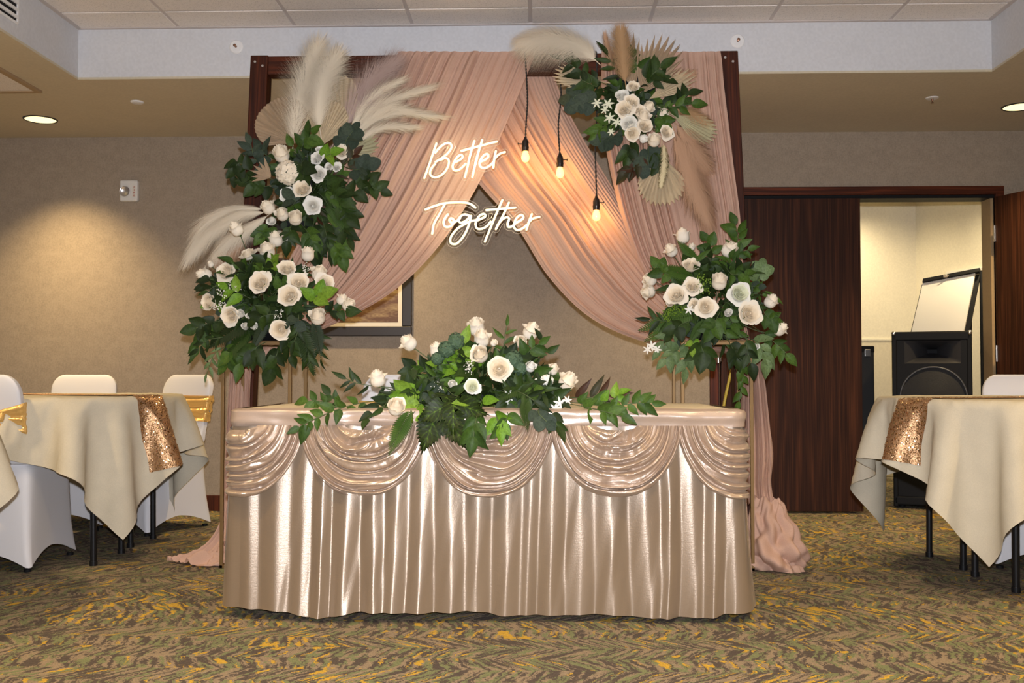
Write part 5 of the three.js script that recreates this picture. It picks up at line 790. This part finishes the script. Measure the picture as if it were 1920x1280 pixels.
// ---------- the long arrangement on the head table ----------
const succulent = green(0.115, 0.175, 0.115, 0.7);
{
  const A = arrangement('rose_arrangement', 'low spreading rose and fern centrepiece trailing vines over the head table front', V(P(905, 760, 3.95).x, TY + 0.006, -3.95), 303);
  mesh('foam_tray', bx(0.36, 0.05, 0.12, 0, 0.025, 0, 0.01), MAT.black, A.g);
  mass(A, [905, 715, 3.93], 0.285, 0.125, 0.14, 46, 5, 0.062, (r) => (r < 0.4 ? ['oval', GREEN.mid, 1] : r < 0.7 ? ['lance', GREEN.deep, 1.2] : r < 0.93 ? ['ivy', GREEN.deep, 1.1] : ['oval', GREEN.bright, 0.9]), { inside: 420, droop: 0.1, sag: 0.02 });
  const low = (r) => (r < 0.45 ? ['oval', GREEN.deep, 1] : r < 0.75 ? ['lance', GREEN.deep, 1.2] : r < 0.9 ? ['ivy', GREEN.mid, 1] : ['round', GREEN.blue, 0.8]);
  mass(A, [1000, 745, 3.74], 0.13, 0.055, 0.09, 14, 5, 0.056, low, { inside: 160 }); mass(A, [790, 745, 3.76], 0.10, 0.055, 0.08, 10, 5, 0.056, low, { inside: 120 });
  for (const r of [[766, 642, 3.88, 34, 'bud', [-0.7, 0.8, 0.5]], [819, 656, 3.92, 32, 'bud', [0, 1, 0.2]], [893, 612, 3.95, 38, 'bud', [-0.2, 1, 0.5]], [903, 634, 3.85, 36, 'bud', [0.1, 1, 0.6]], [926, 642, 3.84, 15, 'bud', [0.6, 0.8, 0.5]], [996, 620, 3.88, 35, 'bud', [0.5, 1, 0.4]], [976, 641, 3.88, 27, 'bud', [-0.3, 0.6, 0.9]], [900, 664, 3.78, 36, 'bud', [-0.1, 0.5, 1]], [936, 691, 3.7, 49, 'open', [0.05, 0.15, 1]], [885, 724, 3.65, 32, 'open', [-0.05, 0.15, 1], 2], [708, 709, 3.76, 35, 'bud', [-0.1, 1, 0.35]], [743, 762, 3.555, 37, 'bud', [0.2, 0.8, 0.9]], [1065, 714, 3.74, 38, 'bud', [0.5, 0.9, 0.6]], [995, 687, 3.8, 22, 'bud', [0.2, 0.8, 0.6], 1], [1037, 692, 3.82, 24, 'bud', [0.4, 0.9, 0.4]], [848, 720, 3.72, 18, 'bud', [0, 0.5, 1], 1]]) rose(A, ...r);
  single(A, 'hydrangea_head', hydrangeaGeo, petalCool, 1025, 714, 3.72, 26, [0.1, 0.6, 1]); single(A, 'hydrangea_head', hydrangeaGeo, petalCool, 1008, 718, 3.74, 20, [-0.2, 0.4, 1]);
  for (const [x, y, s] of [[1050, 756, 26], [1040, 766, 22], [954, 742, 24], [948, 756, 20], [842, 773, 16], [868, 785, 18], [876, 775, 16], [1064, 750, 18]]) single(A, 'lily', lilyGeo, petalCool, x, y, 3.66, s, [0.1, -0.1, 1]);
  for (const [x, y, s] of [[822, 727, 20], [816, 722, 16], [876, 690, 22], [884, 684, 18], [824, 734, 14]]) single(A, 'filler_blossom', breathGeo, petalCool, x, y, 3.7, s, [0, 0.3, 1]);
  for (const [pts, n, l, k, m, o] of [
    [[[800, 750, 3.85], [700, 752, 3.75], [640, 765, 3.61], [590, 785, 3.55], [562, 800, 3.53]], 14, 30, 'oval', GREEN.mid, { droop: 0.15, from: 0.3 }], [[[700, 762, 3.75], [650, 768, 3.7], [600, 752, 3.68], [578, 752, 3.68]], 8, 28, 'oval', GREEN.mid, { from: 0.3 }], [[[660, 768, 3.72], [628, 750, 3.7], [620, 740, 3.7]], 4, 26, 'oval', GREEN.deep, {}],
    [[[800, 730, 3.85], [720, 725, 3.78], [668, 718, 3.75], [650, 710, 3.74]], 8, 26, 'lance', GREEN.deep, { from: 0.3 }], [[[770, 745, 3.8], [720, 760, 3.7], [690, 785, 3.57]], 7, 34, 'oval', GREEN.deep, { droop: 0.35 }], [[[780, 735, 3.8], [735, 745, 3.7], [718, 765, 3.59]], 6, 32, 'lance', GREEN.deep, { droop: 0.3 }],
    [[[800, 720, 3.78], [775, 735, 3.7], [755, 738, 3.68]], 6, 34, 'ivy', GREEN.bright, {}], [[[800, 740, 3.75], [785, 760, 3.68], [775, 775, 3.59]], 6, 38, 'ivy', GREEN.bright, { droop: 0.4 }], [[[800, 690, 3.85], [775, 690, 3.8], [765, 700, 3.78]], 5, 30, 'ivy', GREEN.deep, {}],
    [[[1000, 750, 3.85], [1080, 755, 3.72], [1150, 762, 3.59], [1195, 755, 3.57], [1222, 755, 3.57]], 14, 28, 'oval', GREEN.mid, { droop: 0.05, from: 0.25 }], [[[1060, 755, 3.75], [1120, 768, 3.59], [1165, 780, 3.54]], 7, 32, 'oval', GREEN.mid, { droop: 0.4 }], [[[1050, 745, 3.8], [1110, 745, 3.72], [1140, 742, 3.7]], 7, 40, 'lance', GREEN.wine, { from: 0.2 }], [[[1090, 760, 3.7], [1150, 748, 3.61], [1160, 740, 3.61]], 5, 26, 'oval', GREEN.bright, {}],
    [[[900, 760, 3.7], [892, 790, 3.54], [888, 818, 3.52]], 6, 38, 'oval', GREEN.mid, { droop: 0.7 }], [[[925, 760, 3.7], [932, 785, 3.54], [936, 802, 3.525]], 5, 36, 'oval', GREEN.bright, { droop: 0.7 }], [[[950, 765, 3.7], [950, 785, 3.54], [940, 800, 3.53]], 4, 32, 'oval', GREEN.mid, { droop: 0.7 }], [[[1030, 760, 3.7], [1040, 785, 3.54], [1045, 798, 3.525]], 4, 36, 'oval', GREEN.deep, { droop: 0.7 }], [[[1020, 755, 3.7], [1010, 775, 3.55], [1025, 790, 3.53]], 6, 26, 'round', GREEN.blue, { droop: 0.5 }], [[[900, 745, 3.7], [902, 752, 3.61], [888, 752, 3.6]], 2, 36, 'oval', GREEN.bright, {}],
    [[[850, 690, 3.85], [862, 660, 3.8], [868, 645, 3.8]], 4, 40, 'oval', GREEN.bright, {}], [[[950, 680, 3.9], [945, 640, 3.9], [950, 612, 3.9]], 5, 30, 'lance', GREEN.mid, {}], [[[980, 680, 3.85], [995, 655, 3.8], [1010, 645, 3.8]], 5, 34, 'oval', GREEN.mid, {}], [[[1000, 690, 3.85], [1025, 660, 3.82], [1015, 638, 3.82]], 4, 24, 'oval', GREEN.deep, { twig: 1 }], [[[960, 730, 3.7], [985, 740, 3.61], [1000, 750, 3.6]], 5, 40, 'lance', GREEN.deep, {}], [[[830, 720, 3.78], [850, 740, 3.68], [870, 745, 3.61]], 5, 36, 'lance', GREEN.deep, {}]]) sprigPx(A, pts, n, l, k, m, o);
  for (const [a, b, s] of [[[820, 770, 3.61], [795, 836, 3.52], 1], [[835, 770, 3.61], [866, 828, 3.52], 1], [[845, 755, 3.61], [790, 785, 3.55], 1], [[850, 755, 3.61], [905, 775, 3.55], 1], [[840, 740, 3.68], [820, 762, 3.57], 0.9], [[850, 750, 3.61], [850, 800, 3.53], 0.9]]) { const p = PX(A, a), q = PX(A, b), m = mesh('serrated_leaf', LEAF.big[s === 1 ? 0 : 1], pick(A, GREEN.begonia), A.g), d = q.sub(p); orient(m, p, d, TOCAM.clone().add(jit(A, 0.25)), d.length() * 1.05); }
  fern(A, [770, 770, 3.61], [728, 842, 3.52], GREEN.mid); fern(A, [985, 745, 3.61], [985, 800, 3.535], GREEN.deep); fern(A, [780, 738, 3.7], [690, 740, 3.7], GREEN.mid, 0.6); fern(A, [885, 775, 3.58], [872, 812, 3.53], GREEN.deep); fern(A, [1010, 720, 3.7], [930, 735, 3.61], GREEN.deep);
  for (const [x, y, s] of [[838, 655, 34], [855, 640, 34], [820, 672, 26], [962, 675, 36], [975, 690, 28]]) single(A, 'succulent_filler', hydrangeaGeo, succulent, x, y, 3.8, s, [0, 0.7, 1]);
}

// ---------- dried palms, pampas and white flowers on the arch ----------
{
  const A = arrangement('arch_spray', 'spray of cream pampas and white flowers on the arch post near the fire alarm', P(560, 360, 4.86), 404);
  mesh('foam_cage', bx(0.16, 0.36, 0.07, 0, 0, 0, 0.02), MAT.black, A.g);
  plume(A, [[546, 300, 4.82], [556, 225, 4.82], [574, 150, 4.82], [592, 98, 4.82]], 76, pampasCream, { n: 2200, run: 0.2, from: 0.15 }); plume(A, [[604, 270, 4.8], [598, 220, 4.8], [606, 160, 4.8], [628, 112, 4.8]], 70, pampasCream, { n: 2000, run: 0.22, from: 0.18 });
  plume(A, [[620, 280, 4.86], [650, 220, 4.86], [688, 165, 4.86], [728, 128, 4.86]], 66, pampasMauve, { n: 1700, run: 0.24, from: 0.3, droop: 0.1 }); plume(A, [[630, 270, 4.85], [670, 205, 4.85], [715, 180, 4.84]], 60, pampasMauve, { n: 1100, run: 0.25, from: 0.3, droop: 0.1 });
  for (const t of [[[650, 270, 4.82], [690, 215, 4.8], [730, 190, 4.8], [782, 172, 4.8]], [[655, 268, 4.82], [700, 228, 4.8], [745, 212, 4.8], [800, 216, 4.8]], [[655, 275, 4.82], [700, 246, 4.8], [730, 238, 4.8], [760, 238, 4.8]], [[650, 262, 4.82], [680, 205, 4.81], [705, 178, 4.8], [735, 160, 4.8]], [[650, 265, 4.81], [695, 222, 4.79], [725, 204, 4.79], [752, 206, 4.79]]]) plume(A, t, 26, pampasCream, { n: 650, run: 0.3, from: 0.1, droop: 0.2 });
  for (const t of [[[500, 392, 4.82], [450, 392, 4.8], [400, 410, 4.78], [366, 458, 4.77]], [[502, 398, 4.8], [455, 402, 4.78], [405, 428, 4.77], [378, 452, 4.77]], [[505, 402, 4.8], [470, 425, 4.77], [435, 448, 4.76], [415, 468, 4.76]]]) plume(A, t, 34, pampasCream, { n: 1400, run: 0.28, from: 0.05, droop: 0.5, fall: 0.12 });
  plume(A, [[470, 440, 4.8], [440, 465, 4.78], [412, 485, 4.78]], 36, pampasRust, { n: 700, run: 0.25, from: 0.1, droop: 0.6 });
  fan(A, [556, 268, 4.81], 125 * deg, 62 * deg, 92, palmTan, { pleats: 26, sharp: 0.992 }); fan(A, [598, 276, 4.81], 72 * deg, 42 * deg, 92, palmBuff, { pleats: 20, sharp: 0.992 }); fan(A, [652, 286, 4.81], 25 * deg, 38 * deg, 66, palmSage, { pleats: 9, sharp: 0.8 }); fan(A, [645, 250, 4.84], 95 * deg, 30 * deg, 110, palmBuff, { pleats: 9 });
  for (const [a, l] of [[-30, 76], [-12, 66], [-45, 58]]) { const p = PX(A, [650, 284, 4.82]), m = mesh('palm_spear', LEAF.lance[0], palmTan, A.g); orient(m, p, V(Math.cos(a * deg), Math.sin(a * deg), 0.1), TOCAM, l * 4.82 / 1900); }
  for (const a of [110, 128, 145, 160, 176, 190]) { const p = PX(A, [508, 332, 4.69]), m = mesh('palm_spear', LEAF.lance[1], palmTan, A.g); orient(m, p, V(Math.cos(a * deg), Math.sin(a * deg), 0.2), TOCAM, (36 + (a % 7)) * 4.8 / 1900); m.scale.x *= 0.6; }
  mass(A, [580, 350, 4.86], 0.17, 0.22, 0.10, 28, 6, 0.062, (r) => (r < 0.5 ? ['ivy', GREEN.deep, 1] : r < 0.7 ? ['oval', GREEN.mid, 1] : r < 0.9 ? ['round', GREEN.blue, 0.75] : ['lance', GREEN.wine, 1]), { inside: 420 });
  for (const r of [[527, 288, 4.74, 36, 'bud', [-0.2, 0.7, 0.8]], [640, 283, 4.74, 29, 'open', [0.3, 0.2, 1]], [594, 296, 4.73, 26, 'open', [-0.2, 0.2, 1], 1], [601, 281, 4.75, 20, 'open', [0.2, 0.5, 1], 1], [597, 325, 4.71, 31, 'open', [0.1, 0.1, 1], 1], [616, 312, 4.73, 17, 'open', [-0.1, 0.2, 1], 1], [631, 313, 4.73, 20, 'open', [0.3, 0.2, 1], 1], [567, 354, 4.70, 37, 'open', [0.1, 0.35, 1]], [540, 366, 4.73, 34, 'open', [-0.2, 0, 1], 1], [586, 386, 4.71, 34, 'open', [0.1, -0.05, 1], 1], [502, 388, 4.72, 30, 'bud', [-0.4, 0.8, 0.7]], [529, 401, 4.71, 28, 'bud', [-0.1, 0.8, 0.8]], [554, 408, 4.70, 31, 'bud', [0.1, 0.7, 0.9]], [509, 414, 4.72, 18, 'bud', [-0.1, -0.6, 0.8], 1]]) rose(A, ...r);
  single(A, 'hydrangea_head', hydrangeaGeo, heartWarm, 542, 324, 4.74, 50, [-0.05, 0.2, 1]);
  for (const [pts, n, l, k, m, o] of [
    [[[600, 370, 4.8], [650, 365, 4.74], [690, 350, 4.73], [714, 358, 4.72]], 8, 28, 'ivy', GREEN.deep, { from: 0.35 }], [[[640, 350, 4.78], [680, 342, 4.74], [692, 336, 4.73]], 4, 26, 'ivy', GREEN.deep, {}], [[[600, 390, 4.8], [640, 420, 4.73], [652, 445, 4.72]], 8, 32, 'oval', GREEN.deep, { droop: 0.3 }], [[[600, 400, 4.8], [612, 440, 4.72], [618, 475, 4.72]], 8, 32, 'oval', GREEN.deep, { droop: 0.4 }], [[[590, 410, 4.8], [585, 440, 4.73], [590, 470, 4.73]], 7, 34, 'ivy', GREEN.deep, { droop: 0.4 }], [[[620, 430, 4.75], [635, 465, 4.71], [640, 480, 4.71]], 5, 30, 'ivy', GREEN.mid, { droop: 0.3 }],
    [[[610, 360, 4.8], [640, 385, 4.73], [655, 405, 4.72]], 8, 32, 'ivy', GREEN.deep, {}], [[[600, 350, 4.8], [625, 360, 4.73], [640, 372, 4.72]], 6, 34, 'ivy', GREEN.deep, {}], [[[560, 290, 4.8], [572, 265, 4.76], [585, 252, 4.75]], 6, 30, 'ivy', GREEN.mid, {}], [[[600, 300, 4.8], [612, 292, 4.72], [620, 288, 4.71]], 3, 32, 'ivy', GREEN.bright, {}], [[[640, 300, 4.8], [650, 262, 4.74], [662, 245, 4.73]], 7, 26, 'round', GREEN.blue, {}], [[[640, 310, 4.8], [668, 318, 4.74], [686, 312, 4.73]], 6, 26, 'round', GREEN.blue, {}], [[[620, 320, 4.8], [655, 300, 4.75], [664, 290, 4.74]], 5, 30, 'oval', GREEN.wine, {}],
    [[[520, 330, 4.8], [480, 300, 4.75], [470, 270, 4.74]], 8, 28, 'oval', GREEN.blue, {}], [[[520, 340, 4.8], [470, 320, 4.74], [446, 305, 4.73], [440, 330, 4.73]], 9, 28, 'ivy', GREEN.deep, { droop: 0.3 }], [[[520, 345, 4.8], [490, 350, 4.74], [465, 345, 4.73]], 7, 30, 'ivy', GREEN.deep, {}], [[[540, 390, 4.76], [555, 378, 4.71], [548, 372, 4.7]], 4, 26, 'round', GREEN.blue, {}], [[[520, 420, 4.78], [502, 430, 4.73], [494, 440, 4.72]], 5, 26, 'ivy', GREEN.mid, {}], [[[545, 420, 4.76], [545, 430, 4.72], [540, 450, 4.72]], 6, 32, 'oval', GREEN.deep, { droop: 0.3 }], [[[570, 300, 4.78], [565, 310, 4.72], [572, 325, 4.71]], 5, 32, 'ivy', GREEN.deep, {}], [[[520, 300, 4.8], [498, 290, 4.75], [490, 280, 4.75]], 5, 30, 'oval', GREEN.blue, {}], [[[565, 420, 4.76], [580, 440, 4.71], [588, 455, 4.71]], 6, 32, 'oval', GREEN.mid, { droop: 0.3 }]]) sprigPx(A, pts, n, l, k, m, o);
  for (const [a, b] of [[[620, 390, 4.73], [668, 440, 4.7]], [[615, 400, 4.73], [640, 430, 4.7]], [[610, 360, 4.73], [665, 395, 4.7]]]) fern(A, a, b, GREEN.mid);
}
{
  const A = arrangement('arch_spray', 'spray of brown palm spears and white flowers on the arch beam near the bulbs', P(1190, 190, 4.88), 505);
  mesh('foam_cage', bx(0.2, 0.26, 0.06, 0, 0, 0.0, 0.02), MAT.black, A.g);
  plume(A, [[1126, 122, 4.8], [1092, 92, 4.8], [1040, 76, 4.79], [990, 78, 4.79]], 70, pampasCream, { n: 3400, run: 0.22, from: 0.08, droop: 0.35, fall: 0.1 });
  plume(A, [[1174, 170, 4.80], [1169, 120, 4.79], [1164, 64, 4.79]], 48, pampasBrown, { n: 1500, run: 0.22, from: 0.15 }); plume(A, [[1148, 150, 4.84], [1142, 105, 4.83], [1136, 72, 4.83]], 16, pampasRust, { n: 500, run: 0.2, from: 0.2 }); plume(A, [[1256, 205, 4.82], [1290, 210, 4.81], [1324, 228, 4.81]], 26, pampasBrown, { n: 900, run: 0.25, from: 0.1, droop: 0.2 }); plume(A, [[1235, 160, 4.84], [1270, 145, 4.83], [1294, 138, 4.83]], 24, pampasRust, { n: 500, run: 0.25, from: 0.2 });
  for (const t of [[[1258, 230, 4.84], [1280, 280, 4.83], [1300, 340, 4.82], [1318, 392, 4.82]], [[1262, 225, 4.83], [1292, 265, 4.82], [1318, 305, 4.82]], [[1256, 240, 4.85], [1285, 310, 4.84], [1310, 375, 4.84]]]) plume(A, t, 52, pampasRust, { n: 1300, run: 0.3, from: 0.12, droop: 0.1 });
  plume(A, [[1244, 270, 4.78], [1246, 300, 4.77], [1243, 325, 4.77], [1239, 348, 4.77]], 15, std({ color: rgb(0.70, 0.58, 0.34), roughness: 0.9 }), { n: 900, run: 0.06, from: 0.02, hair: 0.0016 });
  fan(A, [1200, 176, 4.81], 60 * deg, 38 * deg, 122, palmTan, { pleats: 12, sharp: 0.72, spear: 1 }); fan(A, [1188, 170, 4.81], 100 * deg, 26 * deg, 116, palmTan, { pleats: 8, sharp: 0.72, spear: 1 }); fan(A, [1218, 185, 4.81], 28 * deg, 22 * deg, 100, palmBuff, { pleats: 8, sharp: 0.75, spear: 1 });
  fan(A, [1116, 152, 4.81], 172 * deg, 26 * deg, 82, palmBuff, { pleats: 10, sharp: 0.8 }); fan(A, [1262, 216, 4.81], -30 * deg, 26 * deg, 92, palmSage, { pleats: 11, sharp: 0.86 }); fan(A, [1240, 292, 4.81], -92 * deg, 46 * deg, 98, palmBuff, { pleats: 17, sharp: 0.9 });
  mass(A, [1180, 205, 4.87], 0.14, 0.12, 0.08, 26, 5, 0.06, (r) => (r < 0.45 ? ['oval', GREEN.deep, 1] : r < 0.75 ? ['round', GREEN.blue, 0.8] : r < 0.9 ? ['ivy', GREEN.deep, 1] : ['oval', GREEN.mid, 1]), { inside: 340 });
  for (const r of [[1188, 162, 4.76, 25, 'open', [0.1, 0.5, 1]], [1166, 179, 4.75, 27, 'open', [-0.2, 0.4, 1], 1], [1184, 192, 4.72, 33, 'open', [0, 0.2, 1]], [1171, 204, 4.72, 35, 'open', [-0.15, 0.1, 1]], [1216, 201, 4.75, 25, 'bud', [0.5, 0.5, 0.8]], [1207, 219, 4.72, 27, 'bud', [0.1, 0.8, 0.9]], [1244, 213, 4.77, 21, 'bud', [0.6, 0.5, 0.6]], [1179, 231, 4.72, 34, 'open', [-0.1, 0, 1], 1], [1209, 236, 4.71, 31, 'open', [0.2, 0.1, 1]], [1186, 250, 4.72, 31, 'open', [0, -0.2, 1]], [1250, 248, 4.72, 28, 'open', [0.4, 0, 1]], [1227, 262, 4.72, 28, 'bud', [0.1, 0.7, 0.9]], [1199, 207, 4.73, 24, 'open', [0.1, 0.2, 1]]]) rose(A, ...r);
  for (const [x, y, s] of [[1119, 193, 22], [1140, 195, 25], [1134, 206, 18], [1143, 221, 23], [1157, 229, 22], [1146, 247, 16]]) single(A, 'lily', lilyGeo, heartGreen, x, y, 4.74, s, [-0.3, 0.2, 1]);
  single(A, 'hydrangea_head', hydrangeaGeo, petalCool, 1207, 260, 4.72, 17, [0, 0, 1]);
  for (const [pts, n, l, k, m, o] of [
    [[[1160, 170, 4.84], [1120, 150, 4.79], [1085, 130, 4.78], [1055, 112, 4.78]], 9, 28, 'oval', GREEN.deep, {}], [[[1150, 170, 4.84], [1112, 160, 4.78], [1088, 148, 4.77]], 7, 32, 'oval', GREEN.deep, {}], [[[1150, 175, 4.84], [1105, 175, 4.78], [1078, 180, 4.78], [1072, 196, 4.78]], 8, 25, 'round', GREEN.blue, {}], [[[1150, 185, 4.84], [1110, 190, 4.78], [1084, 198, 4.78]], 6, 25, 'round', GREEN.blue, {}], [[[1170, 160, 4.84], [1155, 130, 4.79], [1140, 105, 4.79]], 6, 32, 'lance', GREEN.deep, {}], [[[1190, 150, 4.83], [1195, 125, 4.79], [1188, 108, 4.79]], 5, 30, 'oval', GREEN.mid, {}], [[[1200, 160, 4.83], [1222, 140, 4.78], [1238, 128, 4.77]], 6, 32, 'oval', GREEN.deep, {}], [[[1200, 165, 4.83], [1225, 152, 4.78], [1240, 150, 4.78]], 4, 32, 'oval', GREEN.deep, {}],
    [[[1220, 200, 4.83], [1262, 195, 4.78], [1290, 178, 4.77]], 8, 28, 'oval', GREEN.deep, {}], [[[1225, 205, 4.83], [1265, 200, 4.77], [1296, 195, 4.76]], 6, 28, 'oval', GREEN.mid, {}], [[[1220, 215, 4.8], [1240, 222, 4.75], [1246, 232, 4.74]], 5, 28, 'ivy', GREEN.mid, {}], [[[1170, 225, 4.83], [1135, 235, 4.78], [1118, 250, 4.77]], 7, 28, 'oval', GREEN.mid, { droop: 0.2 }], [[[1170, 240, 4.83], [1145, 258, 4.77], [1130, 262, 4.77]], 6, 27, 'round', GREEN.blue, { droop: 0.2 }], [[[1185, 250, 4.83], [1180, 275, 4.78], [1176, 292, 4.77]], 5, 34, 'oval', GREEN.deep, { droop: 0.4 }], [[[1205, 255, 4.83], [1205, 290, 4.78], [1190, 312, 4.77], [1176, 322, 4.77]], 8, 29, 'oval', GREEN.wine, { droop: 0.5, from: 0.4, twig: 1 }], [[[1215, 260, 4.83], [1216, 285, 4.78], [1212, 310, 4.77]], 5, 30, 'round', GREEN.blue, { droop: 0.4 }], [[[1225, 265, 4.83], [1235, 290, 4.78], [1240, 308, 4.78]], 5, 32, 'oval', GREEN.deep, { droop: 0.4 }]]) sprigPx(A, pts, n, l, k, m, o);
}

renderer.render(scene, camera);
